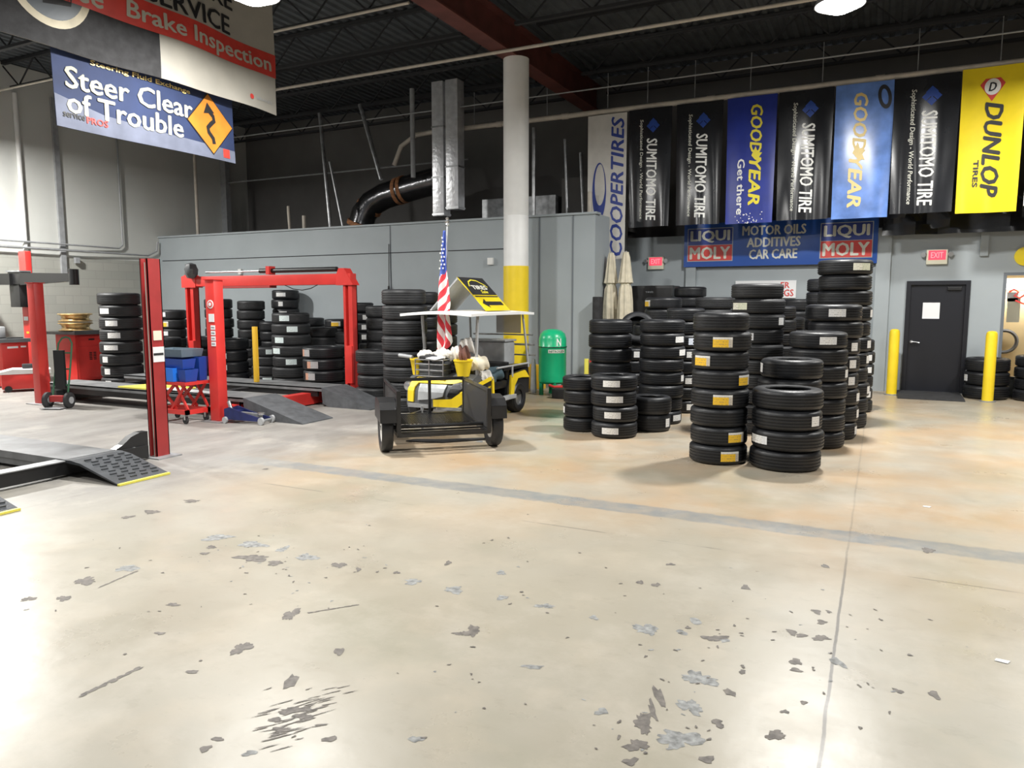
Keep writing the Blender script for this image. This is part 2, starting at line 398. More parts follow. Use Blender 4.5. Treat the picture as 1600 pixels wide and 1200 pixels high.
def decal(name, bm, S, at, rot, m, parent, off=.004, step=.12, label=None):
    ca, sa = math.cos(rot), math.sin(rot)
    for v in bm.verts: v.co = Vector((at[0] + v.co.x * ca - v.co.y * sa, at[1] + v.co.x * sa + v.co.y * ca, v.co.z))
    if step:
        for ax in (0, 1):
            lo = min(v.co[ax] for v in bm.verts); hi = max(v.co[ax] for v in bm.verts); k = math.floor(lo / step) + 1
            while k * step < hi:
                co = Vector((0, 0, 0)); co[ax] = k * step; no = Vector((0, 0, 0)); no[ax] = 1
                bmesh.ops.bisect_plane(bm, geom=bm.verts[:] + bm.edges[:] + bm.faces[:], plane_co=co, plane_no=no); k += 1
    for v in bm.verts:
        e_ = v.co.z; p, nrm = S(v.co.x, v.co.y); v.co = Vector(p) + Vector(nrm) * (off + e_)
    me = bpy.data.meshes.new(name); bm.to_mesh(me); bm.free(); me.materials.append(M[m])
    o = bpy.data.objects.new(name, me); C.objects.link(o); o.parent = parent
    if label: o['label'] = label
    return o
# ------------------------------------------------------------------ lamps (high-bay)
LAMPS = [(-.62, 10.12, 5.2, 'round high-bay ceiling lamp glowing above the tall tire stacks'),
         (-6.25, 6.29, 4.95, 'round high-bay ceiling lamp glowing beside the white brake banner')]
OFF = [(-14.6, 7.2, 5.2, 'round high-bay ceiling lamp over the red two-post lift'), (-3.4, 2.6, 5.2, 'round high-bay ceiling lamp over the open floor'),
       (3.2, 4.6, 5.2, 'round high-bay ceiling lamp over the right side of the open floor'), (-9.5, .8, 5.2, 'round high-bay ceiling lamp over the near runway'),
       (3.0, 12.0, 5.2, 'round high-bay ceiling lamp in front of the office window')]
PW = {0: 420, 1: 350, 2: 800, 3: 230, 4: 260, 5: 180, 6: 260}
for i, (x, y, z, lab) in enumerate(LAMPS + OFF):
    t = thing('ceiling_lamp', lab, 'lamp', (x, y, z), 0, 'high-bay lamps')
    MB().lathe([(.05, .42), (.10, .40), (.12, .28), (.19, .20), (.27, .06), (.29, 0), (.28, .0), (.255, .06), (.17, .19), (.02, .24)], n=28).build('reflector', 'lamp_shell', t)
    MB().lathe([(.01, -.09), (.10, -.08), (.17, -.05), (.215, 0), (.22, .04), (.01, .05)], n=24).build('diffuser', 'lamp_glow', t)
    MB().cyl((0, 0, .40), (0, 0, .95), .012, n=8).build('hanging_rod', 'steel_dull', t)
    ld = bpy.data.lights.new('lamp_light', 'AREA'); ld.shape = 'DISK'; ld.size = .42; ld.energy = PW[i]; ld.color = (1, .985, .95)
    lo = bpy.data.objects.new('lamp_light', ld); C.objects.link(lo); lo.parent = t; lo.location = (0, 0, -.10)

# ------------------------------------------------------------------ shell
struct('floor', MB().box((-17.1, -8, -.2), (9, 18, 0)), 'floor')
struct('wall_left', MB().box((-17.1, -8, 0), (-16.9, 16.7, 6.7)), 'block')
struct('wall_back', MB().box((-17.1, 16.5, 0), (9, 16.7, 6.7)), 'back_dark')
struct('wall_office_front', MB().box((-16.9, 13.4, 0), (-4.9, 13.55, 3.32)), 'office_grey')
struct('wall_office_side', MB().box((-5.05, 13.55, 0), (-4.9, 15.4, 3.32)), 'office_grey')
struct('wall_door', MB().box((-5.05, 15.4, 0), (.40, 15.55, 3.0)).box((.40, 15.4, 2.02), (1.40, 15.55, 3.0)).box((1.40, 15.4, 0), (1.88, 15.55, 3.0))
       .box((1.88, 15.4, 2.16), (4.6, 15.55, 3.0)).box((1.88, 15.4, 0), (4.6, 15.55, .30)).box((4.6, 15.4, 0), (9, 15.55, 3.0)), 'office_grey')
struct('wall_right', MB().box((9, -8, 0), (9.2, 16.7, 6.7)), 'back_dark')
# panel joints and caps
struct('trim_1', MB().box((-16.9, 13.36, 3.30), (-4.86, 13.6, 3.34)), 'office_grey')
struct('trim_2', MB().box((-16.8, 13.385, 2.705), (-6.3, 13.399, 2.72)), 'joist_dark')
for i, x in enumerate((-9.6, -6.05, -5.35)):
    struct('trim_%d' % (i + 3), MB().box((x - .012, 13.388, 0), (x + .012, 13.399, 3.3)), 'frame_grey')
struct('trim_6', MB().box((-3.62, 15.3, 0), (-3.42, 15.4, 3.0)), 'office_grey')
struct('trim_7', MB().box((-.12, 15.3, 0), (.12, 15.4, 3.0)), 'office_grey')
struct('trim_8', MB().box((1.50, 15.34, 2.45), (1.62, 15.4, 3.0)), 'office_grey')
struct('trim_9', MB().box((-16.9, 10.75, 2.3), (-16.84, 10.87, 6.2)), 'pipe_grey')
struct('trim_10', MB().box((-16.9, 15.5, 3.3), (-16.7, 15.66, 6.4)), 'pipe_grey')
# roof deck of the office block
struct('wall_office_roof', MB().box((-16.9, 13.55, 3.2), (-5.05, 16.5, 3.3)), 'back_dark')

# ceiling: corrugated deck, joists, girders
bm = MB(); x = -17.1
nw = 130; wdt = 26.3 / nw
A = []
for i in range(nw + 1):
    for (dx, z) in ((0, 6.72), (.36, 6.72), (.5, 6.76), (.86, 6.76)):
        A.append((-17.1 + (i + dx) * wdt, z))
vs0 = [bm.V((a, -8, z)) for a, z in A]; vs1 = [bm.V((a, 16.7, z)) for a, z in A]
for i in range(len(A) - 1): bm.bm.faces.new((vs0[i], vs0[i + 1], vs1[i + 1], vs1[i]))
ceil_ = struct('ceiling', bm, 'ceiling_dark')
struct('roof_slab', MB().box((-17.1, -8, 6.80), (9.2, 16.7, 6.95)), 'joist_dark', ceil_)
for gx in (-6.05, 3.6):
    struct('girder', MB().box((gx - .16, -8, 5.92), (gx + .16, 16.5, 5.95)).box((gx - .012, -8, 5.95), (gx + .012, 16.5, 6.45)).box((gx - .16, -8, 6.45), (gx + .16, 16.5, 6.48)), 'girder_red', ceil_)
for j in range(15):
    y = -5.2 + j * 1.5
    for (xa, xb) in ((-16.95, -6.25), (-5.85, 3.4), (3.8, 8.9)):
        b = MB().box((xa, y - .04, 6.64), (xb, y + .04, 6.70)).box((xa + .3, y - .04, 6.12), (xb - .3, y + .04, 6.17))
        n = max(2, round((xb - xa) / .55)); s = (xb - xa) / n
        for i in range(n):
            p = (xa + i * s + .02, y, 6.64 if i % 2 == 0 else 6.17); q = (xa + (i + 1) * s - .02, y, 6.17 if i % 2 == 0 else 6.64); b.beam(p, q, .022, .022)
        struct('joist', b, 'joist_dark', ceil_)

# ------------------------------------------------------------------ column
t = thing('support_column', 'tall round column, yellow below and white above, behind the golf cart', 'column', (-6.0, 12.25, 0))
MB().lathe([(.232, 0), (.232, 2.30)], n=40).build('lower_band', 'yellow', t, True)['label'] = 'yellow painted lower part of the column'
MB().lathe([(.228, 2.30), (.228, 3.19), (.222, 3.20), (.228, 3.21), (.228, 5.92)], n=40).build('upper_shaft', 'white_paint', t)['label'] = 'white painted upper part of the column'

# ------------------------------------------------------------------ pipes and ducts overhead
tag(MB().tube([(-16.8, 11.66, 5.88), (8.9, 11.66, 5.88)], .028, 10).build('sprinkler_pipe', 'pipe_cream'), 'thin pale sprinkler pipe running across the ceiling above the white column', 'pipe')
tag(MB().tube([(-16.8, 9.5, 6.0), (-6.4, 9.5, 6.0)], .022, 8).build('sprinkler_pipe', 'pipe_cream'), 'thin pale sprinkler pipe nearest the camera, crossing the top left of the ceiling', 'pipe')
tag(MB().tube([(-16.8, 14.0, 5.75), (8.9, 14.0, 5.75)], .014, 8).build('conduit', 'pipe_grey'), 'thin grey conduit just above the banner pole', 'pipe')
tag(MB().tube([(-16.9, 15.6, 5.0), (-8.9, 15.6, 5.0)], .02, 8).build('conduit', 'pipe_grey'), 'thin grey conduit behind the silver square duct', 'pipe')
p = thing('banner_pole', 'long cream pipe along the back that the hanging banners are tied to', 'pipe', (0, 14.3, 0))
MB().tube([(-10.1, 0, 4.75), (-9.9, 0, 5.15), (-9.5, 0, 5.36), (-9.1, 0, 5.38), (8.9, 0, 5.38)], .052, 12).build('pipe_run', 'pipe_cream', p)
for xx in (-8.0, -6.3, -5.0, -4.2, -3.3, -2.3, -1.1, .35, 1.5): MB().cyl((xx, 0, 5.38), (xx, 0, 6.1), .008, n=6).build('hanger', 'steel_dull', p)
for xx in (-7.4, -5.9, -3.0, -.2, 2.4): MB().cyl((xx - .07, 0, 5.38), (xx + .07, 0, 5.38), .062, n=12).build('coupling', 'pipe_cream', p)

t = thing('air_duct', 'left of two square silver foil ducts dropping from the ceiling', 'duct', (-8.66, 14.0, 0), 0, 'square silver ducts')
MB().box((-.14, -.14, 3.50), (.14, .14, 6.3), .01).build('duct_body', 'foil', t)
for z in (3.52, 4.3, 5.35): MB().box((-.15, -.15, z), (.15, .15, z + .035)).build('joint_band', 'steel', t)
t = thing('air_duct', 'right of two square silver foil ducts dropping from the ceiling', 'duct', (-8.31, 14.0, 0), 0, 'square silver ducts')
MB().box((-.15, -.14, 3.62), (.15, .14, 6.3), .01).build('duct_body', 'foil', t)
for z in (3.64, 4.5): MB().box((-.16, -.15, z), (.16, .15, z + .035)).build('joint_band', 'steel', t)
t = thing('round_duct', 'fat shiny black and silver round duct lying above the office roof', 'duct', (-10.6, 14.6, 4.15))
MB().tube([(-.58, -.15, -.66), (-.52, -.12, -.42), (-.33, -.06, -.18), (0, 0, -.02), (.5, 0, .08), (1.1, 0, .18), (1.9, 0, .3)], .30, 22).build('duct_body', mat('duct_foil', (.11, .11, .115), .22, .9, noise=.3, nscale=5, bump=.6, bscale=9), t)
for (x0, a) in ((-.42, .9), (.42, .12), (.56, .14)):
    c = Vector((x0, -.05 if x0 < 0 else 0, -.27 if x0 < 0 else .07 + (x0 - .42) * .2)); d = Vector((math.cos(a), 0, math.sin(a))) * .045
    MB().cyl(c - d, c + d, .315, n=22).build('tape_band', 'tape_brown', t)
MB().tube([(-.62, -.15, -.72), (-.58, -.15, -.62)], .33, 22).build('tape_band', 'tape_brown', t)
# supports and vertical pipes standing above the office roof
for (x, y, z0, z1, r, nm, lab, m_, lean) in (
    (-11.9, 14.2, 3.3, 6.1, .045, 'vent_pipe', 'silver vent pipe rising left of the round duct', 'galv', -.25),
    (-10.25, 14.0, 4.4, 6.1, .05, 'vent_pipe', 'bent silver pipe rising from the middle of the round duct', 'galv', -.55),
    (-9.45, 14.1, 4.4, 6.3, .055, 'vent_pipe', 'straight dull pipe rising just left of the square ducts', 'pipe_grey', 0),
    (-11.15, 13.75, 3.3, 4.85, .03, 'strut', 'short slanted metal strut holding the round duct', 'galv', -.35),
    (-12.9, 13.9, 3.3, 3.95, .035, 'pipe_stub', 'leftmost pale pipe stub on the office roof', 'pipe_cream', -.03),
    (-12.45, 13.9, 3.3, 3.70, .045, 'pipe_stub', 'shorter pale pipe stub on the office roof', 'pipe_cream', 0),
    (-6.55, 14.2, 3.3, 5.2, .04, 'vent_pipe', 'dull pipe standing just left of the white column top', 'galv', 0),
    (-5.95, 14.6, 3.3, 5.0, .03, 'strut', 'shiny strut right of the column, left one', 'galv', -.08),
    (-5.60, 14.6, 3.3, 4.7, .03, 'strut', 'shiny strut right of the column, right one', 'galv', -.08),
    (-5.22, 13.95, 3.3, 3.80, .045, 'pipe_stub', 'pale pipe stub on the office roof beside the white banner', 'pipe_cream', 0),
    (-16.1, 13.95, 3.3, 6.2, .04, 'vent_pipe', 'pale vertical pipe at the left end of the office roof', 'pipe_cream', 0)):
    tag(MB((x, y, z0)).tube([(x + lean, y, z1), (x + lean * .9, y, z1 - .15), (x, y, z0)], r, 10).build(nm, m_, at=(x, y, z0)), lab, 'pipe')
tag(MB((-6.6, 15.6, 3.3)).box((-8.2, 15.0, 3.302), (-6.4, 16.0, 3.95)).build('air_handler', 'galv', at=(-6.6, 15.6, 3.3)), 'grey metal air handling box on the office roof behind the column', 'machine')
tag(MB((-5.8, 15.6, 3.3)).box((-6.3, 15.1, 3.302), (-5.2, 16.2, 4.3), .01).build('air_plenum', 'back_dark', at=(-5.8, 15.6, 3.3)), 'dark brown air box on the office roof behind the shiny struts', 'machine')
# conduits on the left wall
tag(MB().tube([(-16.775, 2, 2.99), (-16.775, 9.7, 2.96), (-16.775, 11.2, 2.96), (-16.83, 12.2, 2.96), (-16.83, 12.3, 3.05), (-16.83, 12.3, 6.0)], .02, 8).build('conduit', 'pipe_grey'), 'upper grey conduit on the left wall that turns up to the ceiling', 'pipe')
tag(MB().tube([(-16.77, 2, 2.83), (-16.77, 11.2, 2.83), (-16.83, 13.0, 2.83), (-16.83, 13.25, 2.95), (-16.83, 13.3, 3.2)], .022, 8).build('conduit', 'pipe_grey'), 'lower grey conduit on the left wall', 'pipe')
tag(MB().tube([(-16.85, 9.97, 2.3), (-16.85, 9.97, 6.1)], .05, 10).build('downpipe', 'white_paint'), 'thick white vertical pipe on the left wall above the two-post lift', 'pipe')
tag(MB().box((-16.86, 11.05, 2.55), (-16.78, 11.15, 2.68)).build('junction_box', 'pipe_grey'), 'small grey junction box under the conduits on the left wall', 'electrical box')
tag(MB((-14.03, 13.36, 2.38)).box((-14.08, 13.33, 2.32), (-13.98, 13.4, 2.45), .01).build('wall_box', 'white_paint', at=(-14.03, 13.36, 2.38)), 'small white box on the grey office wall behind the red lift beam', 'electrical box')
tag(MB((-7.12, 13.36, 2.48)).box((-7.18, 13.33, 2.40), (-7.06, 13.4, 2.54), .01).build('wall_box', 'white_paint', at=(-7.12, 13.36, 2.48)), 'small white box high on the grey office wall left of the column', 'electrical box')
tag(MB((-9.62, 13.35, 2.1)).tube([(-9.62, 13.37, 2.9), (-9.62, 13.35, 2.0)], .008, 6).lathe([(.02, 1.82), (.03, 1.86), (.02, 2.0)], (-9.62, 13.34, 0), n=10).build('hanging_cable', 'black', at=(-9.62, 13.35, 2.1)), 'thin black cable with a plug hanging on the grey office wall', 'cable')

# ------------------------------------------------------------------ banners
def make_banner(name, label, cat, loc, rotz, wd, ht, m_, f=None, group=None, taper=0.0):
    f = f or (lambda u, v: 0)
    def S(u, v):
        e = .01; d = f(u, v); du = (f(u + e, v) - d) / e; dv = (f(u, v + e) - d) / e
        k = 1 - taper * (1 - v / ht)
        return ((u - wd / 2) * k, d, v - ht), Vector((-du, -1, -dv)).normalized() * 1.0
    t = thing(name, label, cat, loc, rotz, group)
    MB().sheet(lambda a, b: S(a * wd, b * ht), 28, 24, .006).build('cloth', m_, t)
    return t, S
def ripples(a, k, ph, ht):
    return lambda u, v: a * math.sin(k * u + ph + .7 * v) * (.35 + .65 * (1 - v / ht)) + a * .5 * math.sin(1.9 * k * u + 2 * ph) * (1 - v / ht)
def cords(t, wd, up, xs=None):
    for xx in (xs or (-wd / 2 + .04, wd / 2 - .04)): MB().cyl((xx, 0, -.03), (xx, 0, up), .005, n=5).build('cord', 'white_paint', t)
PY = 14.225; TOP = 5.32
CW = -PI / 2
G = 'banners tied along the cream pole'
# white tyre banner
t, S = make_banner('vertical_banner', 'long white tire banner with a blue swoosh ring, leftmost on the pole', 'banner', (-4.98, PY, 5.30), 0, .80, 2.80, 'vinyl_white', ripples(.02, 6, .3, 2.8), G)
decal('lettering', text_bm('COOPERTIRES', 2.66, .25, .022, .25), S, (.62, 1.40), PI / 2, 'navy_text', t)
decal('ring_emblem', ring_bm(.15, .56, .115, .40, dy=.13, dx=.015), S, (.25, 1.33), 0, 'navy_text', t)
decal('ring_emblem', ring_bm(.145, .56, .125, .50, dy=.05), S, (.25, 1.33), 0, 'navy_text', t)
def sumi(x, wd, ht, lab, ph):
    t, S = make_banner('vertical_banner', lab, 'banner', (x, PY, TOP), 0, wd, ht, 'vinyl_black', ripples(.035, 7, ph, ht), G, .06)
    decal('lettering', text_bm('SUMITOMO TIRE', ht * .69, wd * .24, .024, .12), S, (wd * .56, ht * .40), CW, 'text_white', t, .006)
    decal('small_lettering', text_bm('Sophisticated Design - World Performance', ht * .84, wd * .10, .012, .1), S, (wd * .30, ht * .49), CW, 'text_offwhite', t, .006)
    dm_ = wd * .095
    decal('diamond_emblem', poly_bm([[(-dm_ * q + a, b) for a, b in ((0, -dm_), (dm_, 0), (0, dm_), (-dm_, 0))] for q in (0,)] + [[(a + .9 * dm_, b - dm_ * .8) for a, b in ((0, -dm_ * .7), (dm_ * .7, 0), (0, dm_ * .7), (-dm_ * .7, 0))], [(a - .9 * dm_, b - dm_ * .8) for a, b in ((0, -dm_ * .7), (dm_ * .7, 0), (0, dm_ * .7), (-dm_ * .7, 0))], [(a, b - 1.6 * dm_) for a, b in ((0, -dm_ * .8), (dm_ * .8, 0), (0, dm_ * .8), (-dm_ * .8, 0))]]), S, (wd * .58, ht * .88), 0, 'blue_text', t, .006)
    return t, S
sumi(-4.12, .84, 2.22, 'black tire banner next to the long white banner', .4)
sumi(-3.18, .86, 2.22, 'black tire banner between another black one and the dark blue one', 2.1)
t, S = make_banner('vertical_banner', 'dark blue tire banner with yellow lettering and white slogan', 'banner', (-2.25, PY, TOP), 0, .86, 2.24, 'vinyl_blue', ripples(.02, 6, 1.0, 2.2), G, .04)
decal('lettering', text_bm('GOOD', .84, .20, .03, .2), S, (.52, 1.66), CW, 'yellow_text', t, .006)
decal('lettering', text_bm('YEAR', .82, .20, .03, .2), S, (.52, .74), CW, 'yellow_text', t, .006)
decal('winged_foot_emblem', poly_bm([[(-.14, -.02), (.02, -.09), (.10, -.02), (.13, .09), (.05, .05), (-.02, .10), (-.03, .02)]]), S, (.54, 1.22), CW, 'yellow_text', t, .008)
decal('slogan', text_bm('Get there', .98, .13, .02), S, (.27, .66), CW, 'text_white', t, .006)
random.seed(3)
decal('white_speckle', poly_bm([ell(random.gauss(.45, .12), abs(random.gauss(.05, .10)), .010, .010, 6) for _ in range(34)]), S, (0, 0), 0, 'text_white', t, .006)
random.seed(7)
sumi(-1.34, .90, 2.22, 'black tire banner between the dark blue and the light blue banners', 3.3)
t, S = make_banner('vertical_banner', 'light blue tire banner with pale yellow lettering and a tire at the top', 'banner', (-.42, PY, TOP), 0, .90, 2.24, 'vinyl_sky', ripples(.025, 5, 2.0, 2.2), G, .03)
decal('lettering', text_bm('GOOD', .95, .21, .03, .2), S, (.40, 1.60), CW, 'pale_yellow_text', t, .006)
decal('lettering', text_bm('YEAR', .85, .21, .03, .2), S, (.36, .62), CW, 'pale_yellow_text', t, .006)
decal('winged_foot_emblem', poly_bm([[(-.16, -.02), (.02, -.10), (.12, -.02), (.15, .10), (.05, .06), (-.02, .11), (-.03, .02)]]), S, (.40, 1.12), CW, 'pale_yellow_text', t, .008)
decal('tire_picture', ring_bm(.10, .20, .05, .13), S, (.76, 1.98), .2, 'black_text', t, .006)
sumi(.50, .96, 2.20, 'black tire banner just left of the yellow banner', 4.4)
t, S = make_banner('vertical_banner', 'bright yellow tire banner with black lettering', 'banner', (1.42, PY, 5.34), 0, .86, 2.26, 'vinyl_yellow', ripples(.022, 5, 5.0, 2.2), G, .03)
decal('lettering', text_bm('DUNLOP', 1.46, .24, .035, .25), S, (.46, .98), CW, 'black_text', t, .006)
decal('small_lettering', text_bm('TIRES', .42, .07, .03), S, (.26, .62), CW, 'black_text', t, .006)
decal('arrow_emblem', poly_bm([[(-.17, .06), (0, -.20), (.17, .06), (.10, .15), (-.10, .15)]]), S, (.42, 1.93), 0, 'red_text', t, .006)
decal('emblem_disc', poly_bm([ell(0, 0, .11, .125)]), S, (.42, 1.95), 0, 'text_white', t, .009)
decal('emblem_letter', text_bm('D', .10, .13, .04, .2), S, (.42, 1.95), 0, 'black_text', t, .012)
t, S = make_banner('vertical_banner', 'white edged dark banner cut by the right side of the photo', 'banner', (2.36, PY, 5.36), 0, .86, 2.2, 'vinyl_black', ripples(.025, 6, 1.5, 2.2), G)
decal('border', poly_bm([rect(0, 0, .07, .9)]), S, (0, 0), 0, 'text_white', t, .006)

# wide blue oil banner on the wall
t, S = make_banner('wall_banner', 'wide blue motor oil banner pinned on the grey wall below the hanging ones', 'banner', (-1.885, 15.27, 3.22), 0, 3.55, .86, 'vinyl_liqui', lambda u, v: .012 * math.sin(2.2 * u) * math.cos(3 * v))
for cx in (.52, 3.02):
    decal('logo_border', poly_bm([rect(-.45, -.325, .45, .335)]), S, (cx, .43), 0, 'text_grey', t, .006)
    decal('logo_panel', poly_bm([rect(-.435, .005, .435, .32)]), S, (cx, .43), 0, 'navy_text', t, .009)
    decal('logo_panel', poly_bm([rect(-.435, -.31, .435, -.005)]), S, (cx, .43), 0, 'red_text', t, .009)
    decal('lettering', text_bm('LIQUI', .76, .235, .035), S, (cx, .595), 0, 'text_offwhite', t, .013)
    decal('lettering', text_bm('MOLY', .78, .235, .035), S, (cx, .27), 0, 'text_offwhite', t, .013)
for s_, ww, yy in (('MOTOR OILS', 1.16, .68), ('ADDITIVES', .98, .45), ('CAR CARE', .88, .22)):
    decal('lettering', text_bm(s_, ww, .18, .035), S, (1.73, yy), 0, 'text_offwhite', t, .008)

# crumpled black plastic along the top of the door wall
def fblk(u, v): return .05 * math.sin(9 * u + 4 * v) + .03 * math.sin(23 * u - 7 * v)
t, S = make_banner('plastic_sheet', 'crumpled shiny black plastic sheet along the top of the wall over the door', 'sheet', (2.4, 15.12, 3.42), 0, 4.9, .58, 'vinyl_black', fblk)

# left banners (face +x)
t, S = make_banner('brake_banner', 'big black and white brake service banner hanging at the top left', 'banner', (-6.9, 5.36, 5.36), PI / 2, 3.86, 1.38, 'cream_vinyl', lambda u, v: .045 * math.sin(1.7 * u + 1.5 * v) + .02 * math.sin(5 * u - 3 * v))
def line(u, a, b): return a[1] + (u - a[0]) / (b[0] - a[0]) * (b[1] - a[1])
decal('dark_photo_panel', poly_bm([rect(0, 0, 2.14, 1.38)]), S, (0, 0), 0, 'black_rough', t, .004)
decal('rotor_picture', ring_bm(.36, .36, .29, .29), S, (1.05, .53), 0, 'canvas', t, .008)
decal('rotor_picture', poly_bm([ell(0, 0, .29, .29)]), S, (1.05, .53), 0, 'frame_grey', t, .008)
decal('rotor_picture', poly_bm([[(-.12, .28), (.14, .28), (.10, -.10), (-.15, -.14)]]), S, (1.12, .50), 0, 'black_text', t, .012)
decal('red_band', poly_bm([[(.2, .44), (3.86, .44), (3.86, .72), (.2, .72)]]), S, (0, 0), 0, 'banner_band', t, .012)
decal('white_panel', poly_bm([rect(1.15, .72, 3.86, 1.38)]), S, (0, 0), 0, 'cream_vinyl', t, .008)
decal('lettering', text_bm('Free', .52, .19, .02), S, (1.27, .57), 0, 'cream_text', t, .018)
decal('lettering', text_bm('Brake Inspection', 1.98, .215, .02), S, (2.78, .56), 0, 'cream_text', t, .018)
decal('lettering', text_bm('SERVICE', 1.12, .20, .02), S, (2.58, .84), 0, 'black_text', t, .018)
decal('lettering', text_bm('BRAKE', .92, .20, .02), S, (2.74, 1.13), 0, 'black_text', t, .018)
decal('small_lettering', text_bm('BRAKES', .28, .035, .01), S, (3.62, .12), 0, 'text_grey', t, .012)
decal('small_emblem', poly_bm([ell(0, 0, .03, .03)]), S, (3.40, .12), 0, 'red_text', t, .012)
cords(t, 3.86, .55); t.scale = (1.159,) * 3; t.location = (-8.0, 6.21, 5.95)
t, S = make_banner('steering_banner', 'blue steering banner with an orange winding road sign, hanging under the brake banner', 'banner', (-7.02, 5.60, 4.06), PI / 2, 2.16, .76, 'banner_navy', lambda u, v: .02 * math.sin(3 * u + 2 * v))
decal('misty_panel', poly_bm([[(.0, 0), (2.16, 0), (2.16, .14), (1.2, .16), (.5, .20), (0, .30)]]), S, (0, 0), 0, 'banner_mist', t, .004)
decal('lettering', text_bm('Steer Clear', 1.42, .20, .022), S, (.83, .48), 0, 'cream_text', t, .010)
decal('lettering', text_bm('of Trouble', 1.28, .20, .022), S, (.76, .25), 0, 'cream_text', t, .010)
decal('tagline', text_bm('Steering Fluid Exchange', 1.15, .06, .02), S, (.95, .665), 0, 'pale_yellow_text', t, .010)
decal('small_lettering', text_bm('service', .22, .06, .03), S, (.18, .13), 0, 'black_text', t, .010)
decal('small_lettering', text_bm('PROS', .22, .06, .03), S, (.42, .115), 0, 'red_text', t, .010)
decal('road_sign_border', poly_bm([[(0, -.345), (.345, 0), (0, .345), (-.345, 0)]]), S, (1.80, .385), .05, 'black_text', t, .008)
decal('road_sign', poly_bm([[(0, -.33), (.33, 0), (0, .33), (-.33, 0)]]), S, (1.80, .385), .05, 'orange_sign', t, .012)
def ribbon(pts, wd_):
    L_, R_ = [], []
    for i, (x_, y_) in enumerate(pts):
        a = Vector(pts[min(i + 1, len(pts) - 1)]) - Vector(pts[max(i - 1, 0)]); n_ = Vector((-a.y, a.x)).normalized() * wd_ / 2
        L_.append((x_ + n_.x, y_ + n_.y)); R_.append((x_ - n_.x, y_ - n_.y))
    b_ = bmesh.new()
    l_ = [b_.verts.new((*q, 0)) for q in L_]; r_ = [b_.verts.new((*q, 0)) for q in R_]
    for i in range(len(pts) - 1): b_.faces.new((l_[i], l_[i + 1], r_[i + 1], r_[i]))
    return b_
decal('winding_arrow', ribbon([(.03, -.22), (.02, -.16), (-.04, -.10), (-.05, -.05), (0, 0), (.05, .04), (.04, .09), (-.02, .14)], .05), S, (1.80, .385), 0, 'black_text', t, .016)
decal('winding_arrow', poly_bm([[(-.10, .10), (.06, .13), (-.04, .23)]]), S, (1.80, .385), 0, 'black_text', t, .016)
decal('small_emblem', poly_bm([rect(-.05, -.05, .05, .05)]), S, (2.02, .09), 0, 'banner_band', t, .008)
cords(t, 2.16, 1.85); t.scale = (1.157,) * 3; t.location = (-8.12, 6.48, 4.44)

# ------------------------------------------------------------------ door, window, exit signs
d = struct('door_1', MB().box((.47, 15.43, .02), (1.33, 15.48, 1.96)), 'door_black')
struct('door_frame', MB().box((.40, 15.37, 0), (.47, 15.55, 2.03)).box((1.33, 15.37, 0), (1.40, 15.55, 2.03)).box((.47, 15.371, 1.96), (1.33, 15.549, 2.03)), 'door_black', d)
struct('door_handle', MB().cyl((.53, 15.43, .93), (.53, 15.37, .93), .025, n=14).tube([(.53, 15.37, .93), (.60, 15.365, .925), (.66, 15.37, .91)], .012, 8), 'steel', d, True)
struct('door_closer', MB().box((1.05, 15.38, 1.86), (1.27, 15.43, 1.92), .008), 'black', d)
struct('threshold', MB().box((.40, 15.36, 0), (1.40, 15.56, .02)), 'steel_dull', d)
tag(MB((.815, 15.42, 1.49)).box((.68, 15.425, 1.35), (.95, 15.43, 1.64)).build('notice_sheet', 'paper', at=(.815, 15.42, 1.49)), 'white sheet of paper taped on the black door', 'paper')
tag(MB((.9, 14.75, 0)).prism([(.33, 14.25, 0), (.33, 14.25, .012), (.33, 14.35, .03), (.33, 15.3, .04), (.33, 15.3, 0)], (1.0, 0, 0)).build('door_mat', 'black_rough', at=(.9, 14.75, 0)), 'black rubber mat on the floor in front of the black door', 'mat')
w1 = struct('window_1', MB().box((1.88, 15.40, 2.11), (4.6, 15.5, 2.16)).box((1.88, 15.40, .30), (4.6, 15.5, .35)).box((1.88, 15.40, .35), (1.93, 15.5, 2.11)).box((4.55, 15.40, .35), (4.6, 15.5, 2.11)), 'frame_grey')
struct('pane', MB().box((1.93, 15.44, .35), (4.55, 15.446, 2.11)), 'glass', w1)
struct('wall_inner_room', MB().box((1.5, 16.35, 0), (5.2, 16.45, 2.9)).box((1.4, 15.56, 0), (1.5, 16.45, 2.9)).box((5.2, 15.56, 0), (5.3, 16.45, 2.9)).box((1.4, 15.56, 2.9), (5.3, 16.45, 2.95)), 'tan_wall')
tl = thing('tube_light', 'bright white strip light seen through the office window', 'lamp', (3.2, 16.2, 1.98))
MB().box((-1.6, -.05, -.10), (1.6, .1, .10), .02).build('diffuser', 'tube_glow', tl)
ld = bpy.data.lights.new('tube_light_source', 'AREA'); ld.shape = 'RECTANGLE'; ld.size = 2.6; ld.size_y = .1; ld.energy = 40
lo = bpy.data.objects.new('tube_light_source', ld); C.objects.link(lo); lo.parent = tl; lo.location = (0, -.12, -.1); lo.rotation_euler = (math.radians(25), 0, 0)
tag(MB((2.03, 16.25, .87)).lathe([(.20, -.05), (.23, 0), (.20, .05), (.17, .03), (.17, -.03)], (2.06, 16.25, .93), n=28, axis='Y', closed=True).build('car_wheel', 'dark_grey_plastic', at=(2.03, 16.25, .87)), 'small dark wheel rim hung on the tan wall behind the window', 'wheel')
